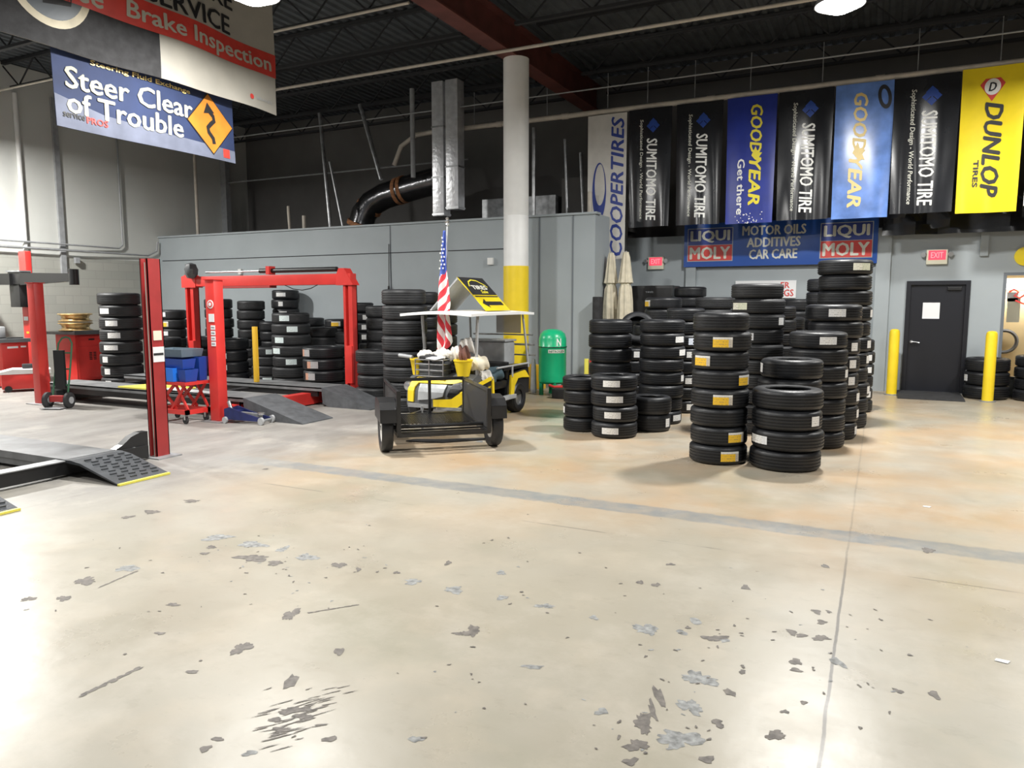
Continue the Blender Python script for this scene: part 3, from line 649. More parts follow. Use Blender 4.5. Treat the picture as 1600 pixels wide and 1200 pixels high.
for (x0, z0, x1, z1, m_, nm, lab) in ((1.97, 1.30, 2.16, 1.72, 'paper_cream', 'notice_sheet', 'larger cream paper stuck inside the office window'), (1.96, 1.66, 2.12, 1.82, 'paper', 'notice_sheet', 'white paper stuck above the cream one inside the office window')):
    tag(MB((x0, 15.45, z0)).box((x0, 15.45, z0), (x1, 15.456, z1)).build(nm, m_, at=(x0, 15.45, z0)), lab, 'paper')
def flat(u, v): return (u, 0, v), Vector((0, -1, 0))
t = thing('window_decal', 'faded red hand-painted swirls on the office window glass', 'decal', (1.98, 15.435, 1.62))
for pts in ([(0, .20), (.07, .25), (.14, .20), (.08, .14), (.16, .10), (.24, .16)], [(.22, .26), (.30, .20), (.36, .26), (.40, .12)], [(.10, .06), (.22, .0), (.34, .06), (.44, -.02)]):
    decal('stroke', ribbon(pts, .03), flat, (0, 0), 0, 'red_text', t, .003, 0)

def exit_sign(x, z, lab):
    t = thing('exit_sign', lab, 'exit sign', (x, 15.36, z), 0, 'exit signs')
    MB().box((-.165, -.035, -.13), (.165, .035, .13), .01).build('housing', 'paper_cream', t)
    MB().box((-.135, -.042, -.05), (.135, -.034, .115)).build('face', 'exit_red', t)
    decal('lettering', text_bm('EXIT', .19, .10, .02), lambda u, v: ((u, -.042, v), Vector((0, -1, 0))), (0, .033), 0, 'exit_letter', t, .003, 0)
    for s in (-1, 1):
        h = MB().cyl((s * .19, -.02, .05), (s * .215, -.06, .04), .03, .045, n=14).build('lamp_head', 'light_grey', t)
        MB().cyl((s * .165, 0, .05), (s * .19, -.02, .05), .012, n=8).build('arm', 'light_grey', h)
    return t
exit_sign(-4.26, 2.46, 'red exit sign with lamp heads on the dark wall left of the oil banner')
exit_sign(.85, 2.45, 'red exit sign with lamp heads above the black door')
tag(MB((2.17, 15.37, 2.43)).lathe([(.16, 15.36), (.16, 15.40)], (2.17, 0, 2.43), n=32, axis='Y').build('round_sign', 'vinyl_yellow', at=(2.17, 15.37, 2.43)), 'round yellow sign on the grey wall at the right edge of the photo', 'sign')
t = thing('wall_sign', 'white sign with red lettering half hidden behind the tires', 'sign', (-2.05, 15.36, 1.90))
MB().box((-.58, -.01, -.17), (.56, .03, .17)).build('panel', 'paper', t)
decal('lettering', text_bm('ER', .16, .11, .02), lambda u, v: ((u, -.012, v), Vector((0, -1, 0))), (.36, .08), 0, 'red_text', t, .003, 0)
decal('lettering', text_bm('GS', .17, .13, .02), lambda u, v: ((u, -.012, v), Vector((0, -1, 0))), (.43, -.07), 0, 'red_text', t, .003, 0)
for (x, y, lab) in ((.24, 14.8, 'yellow bollard left of the black door'), (1.665, 14.48, 'yellow bollard right of the black door')):
    t = thing('bollard', lab, 'bollard', (x, y, 0), 0, 'yellow bollards')
    MB().lathe([(.085, 0), (.085, 1.10), (.075, 1.15), (.05, 1.17), (.005, 1.175)], n=28).build('post', 'yellow', t)
    MB().lathe([(.12, 0), (.12, .012), (.086, .02)], n=28).build('base_ring', 'steel_dull', t)
# ------------------------------------------------------------------ tires
def tire_profile():
    P = [(.205, -.080), (.212, -.092), (.235, -.098), (.268, -.1), (.300, -.094), (.318, -.083), (.327, -.070)]
    for gz in (-.046, -.016, .016, .046):
        P += [(.330, gz - .0065), (.322, gz - .005), (.322, gz + .005), (.330, gz + .0065)]
    P += [(.327, .070), (.318, .083), (.300, .094), (.268, .1), (.235, .098), (.212, .092), (.205, .080), (.214, .074), (.285, .078), (.308, .04), (.308, -.04), (.285, -.078), (.214, -.074)]
    return P
_t = MB().lathe(tire_profile(), n=40, closed=True)
# small tread cuts across the shoulders
tire0 = _t.build('tire', 'rubber'); TIRE = tire0.data
C.objects.unlink(tire0); bpy.data.objects.remove(tire0)
_u = MB().lathe(tire_profile(), n=40, closed=True); tt = _u.build('tire', 'rubber_grey'); TIRE_G = tt.data; C.objects.unlink(tt); bpy.data.objects.remove(tt)
def sticker_mesh(key, half, z0, z1, n=8):
    bm = bmesh.new(); uvl = bm.loops.layers.uv.new('UVMap'); g = []
    for (rr) in (.3325, .3295):
        for z in (z0, z1): g.append([bm.verts.new((rr * math.cos(-half + 2 * half * i / n), rr * math.sin(-half + 2 * half * i / n), z)) for i in range(n + 1)])
    a, b, c, d = g
    def F(vs, uvs):
        f = bm.faces.new(vs)
        for l, q in zip(f.loops, uvs): l[uvl].uv = q
    for i in range(n):
        F((a[i], a[i + 1], b[i + 1], b[i]), ((i / n, 0), ((i + 1) / n, 0), ((i + 1) / n, 1), (i / n, 1)))
        F((b[i], b[i + 1], d[i + 1], d[i]), ((i / n, 1),) * 4); F((c[i], c[i + 1], a[i + 1], a[i]), ((i / n, 0),) * 4)
    me = bpy.data.meshes.new('sticker'); bm.to_mesh(me); bm.free(); me.materials.append(M[key]); return me
STK = {'w': sticker_mesh('st_w', .30, -.045, .045), 'W': sticker_mesh('st_w', .36, -.04, .04), 's': sticker_mesh('st_w', .17, -.045, .05), 'y': sticker_mesh('st_y', .33, -.055, .050),
       'c': sticker_mesh('st_c', .38, -.045, .045), 'b': sticker_mesh('st_b', .34, -.05, .05), 'o': sticker_mesh('st_o', .30, -.06, .055), 'm': sticker_mesh('st_m', .27, -.05, .05)}
SNAME = {'w': 'white', 'W': 'wide white', 's': 'small white', 'y': 'yellow', 'c': 'cream', 'b': 'pale blue', 'o': 'orange and grey', 'm': 'pale mint'}
ORD = ['topmost', 'second', 'third', 'fourth', 'fifth', 'sixth', 'seventh', 'eighth', 'ninth', 'tenth', 'eleventh', 'twelfth']
def add_tire(x, y, z, r, h, rot, label, group, stick=None, grey=False, tilt=None):
    o = bpy.data.objects.new('tire', TIRE_G if grey else TIRE); C.objects.link(o)
    o.location = (x, y, z); o.scale = (r / .33, r / .33, h / .2); o.rotation_euler = (0, 0, rot) if tilt is None else (tilt[0], tilt[1], tilt[2])
    tag(o, label, 'tire', group)
    if stick:
        s = bpy.data.objects.new('sticker', STK[stick]); C.objects.link(s); s.parent = o; s['label'] = SNAME[stick] + ' paper sticker'
    return o
# name, x, y, r, n, h, description, {index from top: (sticker, where -1..1)}, radius changes, grey
STACKS = [
 ('A', -.79, 7.81, .343, 4, .200, 'short front stack of four wide tires nearest the camera', {1: ('s', .80), 2: ('W', -.80)}, {0: .98, 1: .98}, 0),
 ('B', -1.46, 7.80, .290, 8, .193, 'tall front stack with yellow stickers', {1: ('y', .02), 2: ('y', -.62), 3: ('y', .85), 4: ('y', .10), 6: ('y', .62), 7: ('y', .42)}, {0: .98, 4: 1.02, 6: 1.0, 7: 1.02}, 0),
 ('C', -.85, 8.52, .315, 5, .209, 'stack right behind the short front stack', {0: ('s', -.97)}, {1: 1.04}, 0),
 ('D', -.62, 9.18, .316, 7, .188, 'third stack of the right-hand row, with a white sticker on its top tire', {0: ('w', .35), 2: ('s', .96)}, {2: .98}, 0),
 ('E', -.50, 9.86, .314, 8, .203, 'fourth stack of the right-hand row, with pinkish white stickers on its right', {0: ('w', .12), 2: ('s', .78), 3: ('s', .74), 4: ('s', .74), 5: ('s', .95), 6: ('s', .97), 7: ('s', .97)}, {0: 1.0, 4: .98}, 0),
 ('F', -.44, 10.80, .340, 11, .200, 'tallest stack, rising to the blue oil banner', {0: ('c', .62), 3: ('s', .97), 5: ('s', .93), 6: ('s', .96), 8: ('s', .96)}, {1: .96, 4: 1.03, 5: 1.03, 6: 1.03}, 0),
 ('F3', -.80, 12.70, .274, 10, .201, 'narrow stack peeking out left behind the tallest stack', {}, {}, 0),
 ('F4', -.30, 12.35, .250, 6, .183, 'low stack behind the tallest stack, toward the yellow bollard', {1: ('s', .7), 2: ('s', .75), 4: ('s', .8)}, {}, 0),
 ('J', -1.40, 9.83, .322, 10, .188, 'tall stack behind the yellow-sticker stack', {1: ('c', -.72), 2: ('s', .85), 3: ('s', -.3)}, {}, 1),
 ('K', -1.42, 11.90, .283, 8, .199, 'middle stack behind the tall one, below the white sign', {}, {}, 0),
 ('L', -1.38, 13.20, .269, 7, .200, 'rear stack in the gap left of the tallest stack', {}, {}, 1),
 ('M', -1.36, 14.50, .282, 8, .213, 'stack against the wall in the gap left of the tallest stack', {}, {}, 0),
 ('G', -2.67, 10.00, .303, 8, .177, 'tall stack standing before the closed umbrellas, with white stickers on its right edge', {1: ('w', .80), 2: ('w', .90), 4: ('s', .93), 7: ('w', .80)}, {7: .92}, 0),
 ('H', -2.62, 11.15, .283, 8, .195, 'stack close behind the white-sticker stack, with pale stickers on its right', {2: ('b', .45), 3: ('w', .35), 5: ('w', .30), 7: ('w', .42)}, {}, 0),
 ('I', -3.43, 10.05, .305, 7, .201, 'plain stack of seven nearest the green tank', {}, {}, 0),
 ('s3', -2.91, 8.70, .283, 4, .192, 'small stack of four tires all with long white stickers', {0: ('W', -.12), 1: ('W', .05), 2: ('W', -.12), 3: ('W', -.18)}, {}, 0),
 ('s3b', -3.42, 8.95, .252, 4, .176, 'small plain stack left of the one with long white stickers', {2: ('s', -.97)}, {}, 0),
 ('two', -2.63, 9.33, .262, 2, .223, 'low pair of tires right of the long-sticker stack', {1: ('s', .85)}, {}, 0),
 ('N1', -3.33, 14.45, .309, 10, .194, 'tallest stack along the back wall beside the black cabinet', {}, {}, 0),
 ('N2', -3.25, 12.25, .300, 9, .192, 'back stack whose top tire has a yellow mark', {0: ('y', -.9)}, {}, 0),
 ('N3', -2.42, 12.30, .304, 9, .192, 'back stack right of the yellow-marked one', {}, {}, 1),
 ('N4', -2.72, 13.75, .262, 7, .221, 'low back stack between the wall stack and its right neighbour', {}, {}, 0),
 ('N5', -3.75, 13.10, .270, 7, .209, 'back stack next to the closed umbrellas', {}, {}, 0),
 ('U', -3.45, 11.10, .265, 5, .190, 'dark stack under the leaning tire', {0: ('s', .3)}, {}, 0),
 ('P1', -13.06, 9.40, .375, 8, .228, 'leftmost tall stack beside the red cabinet', {1: ('w', -.75), 2: ('w', -.45), 3: ('w', -.35), 4: ('W', -.50), 5: ('s', -.75), 6: ('s', -.70), 7: ('s', -.68)}, {}, 1),
 ('Q1', -14.45, 11.70, .300, 7, .211, 'stack between the two red posts on the left, back one', {0: ('s', -.6), 1: ('y', -.65), 2: ('w', -.6)}, {}, 1),
 ('Q2', -13.62, 10.85, .320, 4, .227, 'low stack just above the blue bins', {}, {}, 1),
 ('Q3', -12.78, 11.05, .300, 4, .233, 'low stack behind the rear left lift post', {0: ('w', -.55)}, {}, 0),
 ('Q4', -14.1, 12.7, .285, 5, .219, 'low stack against the office wall behind the rear left lift post', {}, {}, 0),
 ('R1', -13.30, 12.0, .300, 8, .215, 'wall stack first right of the front lift post', {}, {}, 1),
 ('R2', -12.65, 12.3, .300, 8, .210, 'wall stack second right of the front lift post', {}, {}, 1),
 ('R3', -12.30, 13.02, .300, 9, .214, 'highest stack at the office wall, its stickers in a column', {0: ('W', -.35), 1: ('s', -.3), 2: ('w', -.25), 3: ('w', -.2)}, {}, 0),
 ('R4b', -11.72, 12.05, .290, 6, .206, 'stack half hidden left of the mint-sticker stack', {}, {}, 0),
 ('R4', -10.22, 10.95, .362, 7, .207, 'broad stack of seven with pale mint stickers', {0: ('m', -.35), 1: ('m', .05), 2: ('m', -.62), 3: ('m', -.78), 4: ('m', -.05), 6: ('m', -.45)}, {0: .97}, 1),
 ('R5', -11.15, 11.25, .320, 4, .189, 'low stack with mint stickers left of the broad one', {0: ('m', .15), 3: ('m', -.05), 2: None}, {}, 1),
 ('R9', -11.80, 10.95, .310, 4, .230, 'low stack behind the yellow upright', {0: ('s', -.6), 1: ('s', -.5), 2: ('s', -.5)}, {}, 0),
 ('R6', -9.12, 10.62, .385, 4, .212, 'low wide stack of truck tires with orange stickers', {0: ('o', -.85), 1: ('o', -.55), 2: ('o', -.70)}, {}, 0),
 ('R7a', -10.08, 11.72, .285, 6, .191, 'stack behind the orange-sticker stack, inside the lift frame', {}, {}, 1),
 ('R7b', -10.42, 12.60, .290, 7, .184, 'back stack with a yellow sticker, inside the lift frame', {0: ('y', -.2)}, {}, 0),
 ('R7c', -11.45, 12.9, .303, 7, .186, 'back stack at the wall right of the highest one', {}, {}, 0),
 ('R8', -9.22, 11.42, .248, 5, .214, 'narrow stack just left of the rear right lift post', {}, {}, 1),
 ('T1', -7.70, 10.25, .325, 4, .212, 'low stack of four right of the rear right lift post', {}, {}, 1),
 ('T2', -6.47, 9.35, .338, 8, .230, 'big tall stack directly left of the golf cart', {}, {0: 1.0, 5: .97, 6: .97, 7: .97}, 1),
 ('T2b', -6.90, 10.50, .271, 9, .202, 'dark stack right behind the big tall stack', {}, {}, 0),
 ('T3', -8.55, 11.62, .308, 7, .226, 'stack left behind the big tall stack', {}, {}, 1),
 ('T3b', -9.82, 12.60, .285, 8, .205, 'black stack at the wall with small white tags, right of the red lift beam', {1: ('s', .3), 2: ('s', .2), 3: ('s', .2)}, {}, 0),
 ('T4', -7.00, 11.25, .300, 7, .212, 'black stack seen between the golf cart posts', {0: ('w', -.1), 1: ('b', -.2), 2: ('b', -.4)}, {}, 0),
 ('W1', 1.68, 15.03, .340, 3, .233, 'low stack behind the right bollard', {1: ('s', -.9)}, {}, 0),
 ('W2', 2.42, 15.0, .345, 4, .19, 'low stack under the office window at the right edge', {}, {}, 0),
]
for (nm, x, y, r, n, h, desc, st, rad, grey) in STACKS:
    facing = math.atan2(-y, -x)
    for k in range(n):                      # k = 0 at the top
        z = (n - 1 - k + .5) * h
        s = st.get(k); jit = random.Random(hash((nm, 1)) & 0 + n * 17 + k * 31 + int(abs(x) * 100))
        ang = facing + (math.asin(max(-1, min(1, s[1]))) if s else jit.uniform(-3, 3))
        rr = r * rad.get(k, 1) * jit.uniform(.985, 1.012); dx, dy = jit.uniform(-.016, .016), jit.uniform(-.016, .016)
        pos = 'topmost tire' if k == 0 else ('bottom tire' if k == n - 1 else ORD[k] + ' tire from the top')
        lab = (('black tire with a %s sticker, ' % SNAME[s[0]]) if s else 'black tire, ') + pos + ' of the ' + desc
        words = lab.split()
        if len(words) > 16:
            lab = (('%s-sticker tire, ' % SNAME[s[0]].replace(' ', '-')) if s else '') + pos.replace(' tire', '').replace('from the top', 'down') + ' in the ' + desc
            words = lab.split()
        if len(words) > 16: lab = ' '.join(words[:16])
        add_tire(x + dx, y + dy, z, rr, h, ang, lab, 'tires of the ' + desc, s[0] if s else None, bool(grey))
add_tire(-3.37, 11.16, 1.24, .27, .19, 0, 'black tire leaning upright on top of a dark stack before the umbrellas', 'loose tires', 's', False, (math.radians(58), 0, math.radians(18)))
# ------------------------------------------------------------------ near four-post lift (A)
def chan(b, x0, x1, y0, y1, z0, z1, t=.012, lip=.05, open_='-y'):
    # U channel post open toward -y (or +y) with return lips
    b.box((x0, y0, z0), (x0 + t, y1, z1)); b.box((x1 - t, y0, z0), (x1, y1, z1))
    if open_ == '-y':
        b.box((x0, y1 - t, z0), (x1, y1, z1)); b.box((x0, y0, z0), (x0 + lip, y0 + t, z1)); b.box((x1 - lip, y0, z0), (x1, y0 + t, z1))
    else:
        b.box((x0, y0, z0), (x1, y0 + t, z1)); b.box((x0, y1 - t, z0), (x0 + lip, y1, z1)); b.box((x1 - lip, y1 - t, z0), (x1, y1, z1))
    return b
t = thing('four_post_lift', 'near four-post car lift with dark red post and black runways at the left', 'car lift', (-6.86, 5.3, 0))
ox = Vector((-6.86, 5.3, 0))
def A(): return MB(ox)
chan(A(), -6.94, -6.825, 5.25, 5.41, .012, 2.10, .010, .028).build('post', 'red_deep', t, False)
A().box((-7.03, 5.18, 0), (-6.71, 5.47, .012)).build('base_plate', 'steel_dull', t, False)
b = A().box((-6.872, 5.252, .012), (-6.853, 5.27, 2.06)); b.build('latch_strip', 'pipe_cream', t, False)['label'] = 'beige strip inside the post'
A().box((-6.8245, 5.28, 1.25), (-6.821, 5.38, 1.35)).build('decal_plate', 'paper_cream', t, False)
A().box((-6.8245, 5.265, 1.02), (-6.821, 5.40, 1.18)).build('decal_plate', 'paper', t, False)
A().box((-6.821, 5.27, 1.09), (-6.8195, 5.39, 1.115)).build('decal_bar', 'black_text', t, False)
A().box((-6.93, 2.2, .03), (-6.82, 5.15, .155)).build('cross_beam', 'black', t, False)
A().box((-6.95, 2.2, .155), (-6.80, 4.25, .165)).build('beam_flange', 'steel_dull', t, False)
A().prism([(-6.94, 5.17, .02), (-6.94, 5.17, .30), (-6.94, 5.08, .30), (-6.94, 4.98, .27), (-6.94, 4.88, .20), (-6.94, 4.80, .165), (-6.94, 4.60, .15), (-6.94, 4.60, .02)], (.09, 0, 0)).build('lifting_ear', 'black', t, False)
A().cyl((-6.855, 5.0, .13), (-6.835, 5.0, .13), .03, n=12).build('pin', 'steel', t)
for (y0, y1) in ((4.27, 4.78), (2.88, 3.39)):
    r_ = A().box((-12.5, y0, .10), (-6.84, y1, .17)); r_.box((-12.5, y0 + .01, .035), (-6.95, y0 + .03, .10)).box((-12.5, y1 - .03, .035), (-6.95, y1 - .01, .10))
    r_.build('runway', 'deck_grey', t, False)
    sl = A().prism([(-6.86, y0 - .01, .165), (-6.75, y0 - .01, .172), (-6.60, y0 - .01, .155), (-6.06, y0 - .01, .012), (-6.06, y0 - .01, 0), (-6.62, y0 - .01, .135), (-6.86, y0 - .01, .145)], (0, y1 - y0 + .02, 0))
    for i in range(4):
        for j in range(9):
            xx = -6.64 + j * .060; yy = y0 + .06 + i * .115 + (.03 if j % 2 else 0); zz = .155 - (xx + 6.60) * .265
            sl.beam((xx, yy, zz + .004), (xx + .006, yy + .06, zz + .004), .014, .012)
    rp = sl.build('ramp', 'ramp_dark', t, False)
    A().box((-6.085, y0 - .012, .002), (-6.055, y1 + .012, .020)).build('edge_strip', 'yellow_line', rp, False)

# ------------------------------------------------------------------ red four-post lift with overhead beam (B)
O = Vector((-10.2, 8.8, 0))
def Bm(): return MB(O)
t = thing('four_post_lift', 'bright red four-post car lift with overhead beam in front of the tire wall', 'car lift', O)
for (xa, xb, nm) in ((-8.285, -8.115, 'r'), (-12.30, -12.12, 'l')):
    p_ = Bm().box((xa, 7.25, .012), (xb, 7.41, 1.95), .010).build('post', 'red_bright', t)
    Bm().box((xa - .09, 7.16, 0), (xb + .09, 7.50, .012)).build('base_plate', 'steel_dull', t)
    Bm().box((xa - .015, 7.235, 1.95), (xb + .015, 7.425, 1.962)).build('post_cap', 'red_bright', t)
    if nm == 'r':
        Bm().cyl((-8.19, 7.25, 1.62), (-8.19, 7.244, 1.62), .058, n=24).build('round_badge', 'paper', p_)
        Bm().cyl((-8.19, 7.244, 1.62), (-8.19, 7.240, 1.62), .042, n=24).build('badge_ring', 'red_text', p_)
        Bm().cyl((-8.19, 7.24, 1.62), (-8.19, 7.237, 1.62), .025, n=20).build('badge_centre', 'paper', p_)
        Bm().box((-8.23, 7.244, 1.38), (-8.13, 7.25, 1.49)).build('warning_label', 'paper', p_)
        for k in range(4): Bm().box((-8.20, 7.244, 1.05 + k * .075), (-8.12, 7.25, 1.11 + k * .075)).build('warning_label', 'paper', p_)
        for k in range(4): Bm().box((-8.19, 7.242, 1.075 + k * .075), (-8.13, 7.245, 1.083 + k * .075)).build('label_print', 'black_text', p_)
for (xa, xb) in ((-12.22, -12.0), (-8.33, -8.14)):
    p_ = Bm(); p_.box((xa, 10.22, .012), (xa + .05, 10.36, 1.95)).box((xb - .08, 10.22, .012), (xb, 10.36, 1.95)).box((xa, 10.34, .012), (xb, 10.36, 1.95))
    p_.build('post', 'red', t, False)
    Bm().box((xb - .11, 10.15, .25), (xb + .02, 10.22, .90), .01).build('carriage_cover', 'red', t)
    Bm().box((xa - .06, 10.1, 0), (xb + .06, 10.5, .012)).build('base_plate', 'steel_dull', t)
Bm().box((-12.25, 10.20, 1.95), (-8.15, 10.36, 2.14), .01).build('overhead_beam', 'red_bright', t)
Bm().box((-11.5, 10.20, 1.91), (-10.0, 10.38, 1.95)).build('beam_cover', 'red_deep', t)
Bm().prism([(-8.46, 10.19, 1.94), (-8.09, 10.19, 1.94), (-8.28, 10.19, 2.23), (-8.40, 10.19, 2.23), (-8.44, 10.19, 2.14)], (0, .18, 0)).build('end_gusset', 'red_bright', t)
Bm().prism([(-12.28, 10.19, 1.93), (-11.9, 10.19, 1.93), (-11.9, 10.19, 2.12), (-12.1, 10.19, 2.20), (-12.28, 10.19, 2.14)], (0, .18, 0)).build('end_gusset', 'red_bright', t)
Bm().cyl((-11.7, 10.28, 2.22), (-10.2, 10.28, 2.22), .016, n=12).build('piston_rod', 'steel', t)
Bm().cyl((-10.3, 10.28, 2.22), (-8.5, 10.28, 2.22), .042, n=16).build('cylinder', 'black', t)
Bm().box((-10.08, 10.2, 2.15), (-10.0, 10.36, 2.30)).build('cylinder_bracket', 'red_bright', t)
Bm().lathe([(.02, .04), (.07, .05), (.11, .12), (.12, .22), (.09, .31), (.02, .34)], (-11.95, 10.15, 2.06), n=14, mod=lambda a, h: 1 + .16 * math.sin(5 * a + 20 * h)).build('pump_motor', 'dark_grey_plastic', t)
Bm().tube([(-9.6, 10.17, 1.95), (-9.4, 10.17, 1.88), (-9.2, 10.17, 1.86), (-9.0, 10.17, 1.89), (-8.85, 10.17, 1.95)], .008, 6).build('hose', 'black', t)
# cross members and runways
Bm().box((-8.30, 7.5, .02), (-8.12, 10.15, .20)).build('cross_beam', 'red', t, False)
Bm().box((-12.30, 7.5, .02), (-12.12, 10.15, .20)).build('cross_beam', 'black_paint', t, False)
for (ya, yb, xe) in ((7.60, 8.16, -8.02), (9.08, 9.62, -7.88)):
    Bm().box((-12.6, ya, .24), (xe, yb, .30)).box((-12.6, ya, .28), (xe, ya + .01, .305)).build('runway', 'deck_grey', t, False)
    Bm().box((-12.6, ya + .02, .15), (xe - .1, ya + .05, .24)).box((-12.6, yb - .05, .15), (xe - .1, yb - .02, .24)).build('runway_side', 'black', t, False)
    Bm().prism([(xe, ya - .005, .30), (xe + .02, ya - .005, .30), (-6.94, ya - .005, .014), (-6.93, ya - .005, 0), (xe + .14, ya - .005, .0), (xe + .02, ya - .005, .05)], (0, yb - ya + .06, 0)).build('ramp', 'ramp_grey', t, False)
Bm().box((-9.5, 8.3, .20), (-9.35, 9.0, .235)).box((-9.75, 8.25, .12), (-9.6, 9.05, .18)).build('jack_tray_rail', 'black_paint', t, False)
tag(MB((-9.42, 9.2, .3)).box((-9.45, 9.2, .305), (-9.375, 9.26, 1.24), .006).build('upright_bar', 'yellow_post', at=(-9.42, 9.2, .3)), 'thin yellow upright bar standing on the far runway of the red lift', 'bar')
tag(MB((-10.2, 7.9, .305)).prism([(-10.75, 7.63, .306), (-9.75, 7.62, .306), (-9.55, 8.10, .306), (-10.6, 8.12, .306)], (0, 0, .022)).build('board', 'yellow_line', at=(-10.2, 7.9, .305)), 'yellow board lying on the near runway of the red lift', 'board')
tag(MB((-9.3, 7.9, .305)).prism([(-9.72, 7.63, .330), (-8.75, 7.64, .310), (-8.75, 7.80, .310), (-9.70, 7.85, .330)], (0, 0, .012)).build('board', 'paper', at=(-9.3, 7.9, .305)), 'white board lying on the near runway beside the yellow board', 'board')

# ------------------------------------------------------------------ two-post lift at the far left
O = Vector((-15.27, 9.1, 0))
t = thing('two_post_lift', 'tall red two-post lift column with black swing arms by the left wall', 'car lift', O)
p_ = MB(O).box((-15.50, 9.02, .012), (-15.28, 9.14, 2.66), .010).build('column', 'red_bright', t)
MB(O).box((-15.55, 8.9, 0), (-15.0, 9.35, .012)).build('base_plate', 'steel_dull', t)
MB(O).box((-15.56, 8.84, 1.55), (-15.24, 9.02, 2.02), .01).box((-15.56, 8.82, 2.0), (-15.12, 9.02, 2.24), .01).build('carriage', 'black_paint', t)
MB(O).box((-15.58, 8.80, 2.24), (-15.12, 9.02, 2.27)).build('carriage_top', 'steel_dull', t)
a_ = MB(O).prism([(-15.1, 8.78, 1.98), (-13.7, 8.78, 2.03), (-13.5, 8.78, 2.03), (-13.5, 8.78, 2.18), (-15.1, 8.78, 2.22)], (0, .10, 0)).build('swing_arm', 'black', t)
MB(O).cyl((-13.5, 8.83, 1.97), (-13.5, 8.83, 2.26), .085, n=18).build('arm_pad', 'black', a_)
a_ = MB(O).prism([(-17.0 + .15, 8.76, 2.0), (-15.4, 8.76, 1.99), (-15.4, 8.76, 2.21), (-17.0 + .15, 8.76, 2.22)], (0, .10, 0)).build('swing_arm', 'black', t)
MB(O).box((-15.46, 9.014, 1.28), (-15.32, 9.02, 1.36)).build('warning_label', 'paper', p_)
MB(O).box((-15.4, 9.014, 1.02), (-15.32, 9.02, 1.06)).build('warning_label', 'yellow_post', p_)

# ------------------------------------------------------------------ machines and boxes at the left
O = Vector((-15.0, 8.65, 0))
t = thing('tire_changer', 'red tire changing machine with a grey tray at the left edge', 'machine', O)
MB(O).box((-15.5, 8.30, .03), (-15.0, 8.80, .88), .02).build('cabinet', 'red_bright', t)
MB(O).prism([(-15.7, 8.15, .88), (-14.88, 8.15, .88), (-14.82, 8.80, .88), (-15.7, 8.80, .88)], (0, 0, .07)).build('tray', 'dark_grey_plastic', t)
MB(O).box((-15.25, 8.40, .95), (-14.98, 8.70, .97)).build('tray_well', 'black', t)
MB(O).box((-15.6, 8.30, .97), (-15.1, 8.45, 1.18), .02).build('hood', 'light_grey', t)
MB(O).box((-15.62, 8.30, 1.22), (-15.35, 8.35, 1.52), .01).box((-15.50, 8.32, 1.17), (-15.46, 8.34, 1.24)).build('screen', 'black_paint', t)
MB(O).box((-15.0, 8.40, .76), (-14.996, 8.60, .80)).box((-15.0, 8.65, .77), (-14.996, 8.75, .80)).build('name_plates', 'paper', t)
MB(O).box((-15.45, 8.35, 0), (-15.05, 8.75, .03)).build('foot', 'black', t)
O = Vector((-15.1, 9.95, 0))
t = thing('tool_cabinet', 'red cabinet with vents and a grey top tray under two gold rims', 'cabinet', O)
MB(O).box((-15.45, 9.62, .02), (-14.8, 10.27, .98), .012).build('body', 'red', t)
MB(O).box((-14.80, 9.66, .76), (-14.79, 10.23, .95)).build('drawer', 'red', t)
MB(O).box((-14.80, 9.66, .06), (-14.79, 10.23, .73)).build('door', 'red', t)
MB(O).box((-14.79, 9.90, .86), (-14.775, 10.02, .89)).build('handle', 'black', t)
for i in range(2):
    for j in range(5): MB(O).box((-14.79, 9.90 + i * .09, .45 + j * .035), (-14.785, 9.96 + i * .09, .468 + j * .035)).build('vent', 'black', t)
MB(O).prism([(-15.75, 9.50, .985), (-14.62, 9.50, .985), (-14.62, 10.36, .985), (-15.75, 10.36, .985)], (0, 0, .05)).box((-14.66, 9.50, 1.035), (-14.62, 10.36, 1.07)).build('top_tray', 'dark_grey_plastic', t)
for k in range(2):
    w_ = MB((-15.12, 9.86, 1.14 + k * .19))
    w_.lathe([(.10, 1.05 + k * .19), (.30, 1.05 + k * .19), (.33, 1.065 + k * .19), (.27, 1.09 + k * .19), (.25, 1.13 + k * .19), (.27, 1.18 + k * .19), (.33, 1.205 + k * .19), (.31, 1.225 + k * .19), (.10, 1.21 + k * .19)], (-15.12, 9.86, 0), n=32)
    tag(w_.build('wheel_rim', 'gold', at=(-15.12, 9.86, 1.14 + k * .19)), ('upper' if k else 'lower') + ' of two gold wheel rims stacked on the red cabinet', 'wheel rim', 'gold rims')
O = Vector((-14.3, 8.3, 0))
t = thing('cooler', 'red cooler box with a white lid on the floor at the left edge', 'cooler', O, math.radians(60))
MB().box((-.38, -.22, .05), (.38, .22, .33), .03).build('body', 'red_bright', t)
MB().prism([(-.40, -.24, .33), (.40, -.24, .33), (.40, -.24, .40), (-.2, -.24, .42), (-.40, -.24, .37)], (0, .48, 0)).build('lid', 'white_paint', t)
for s in (-1, 1): MB().cyl((s * .28, -.23, .06), (s * .28, -.19, .06), .06, n=16).build('wheel', 'black', t)
MB().box((-.05, -.05, .42), (.14, .08, .50), .02).build('carry_handle', 'black_rough', t)

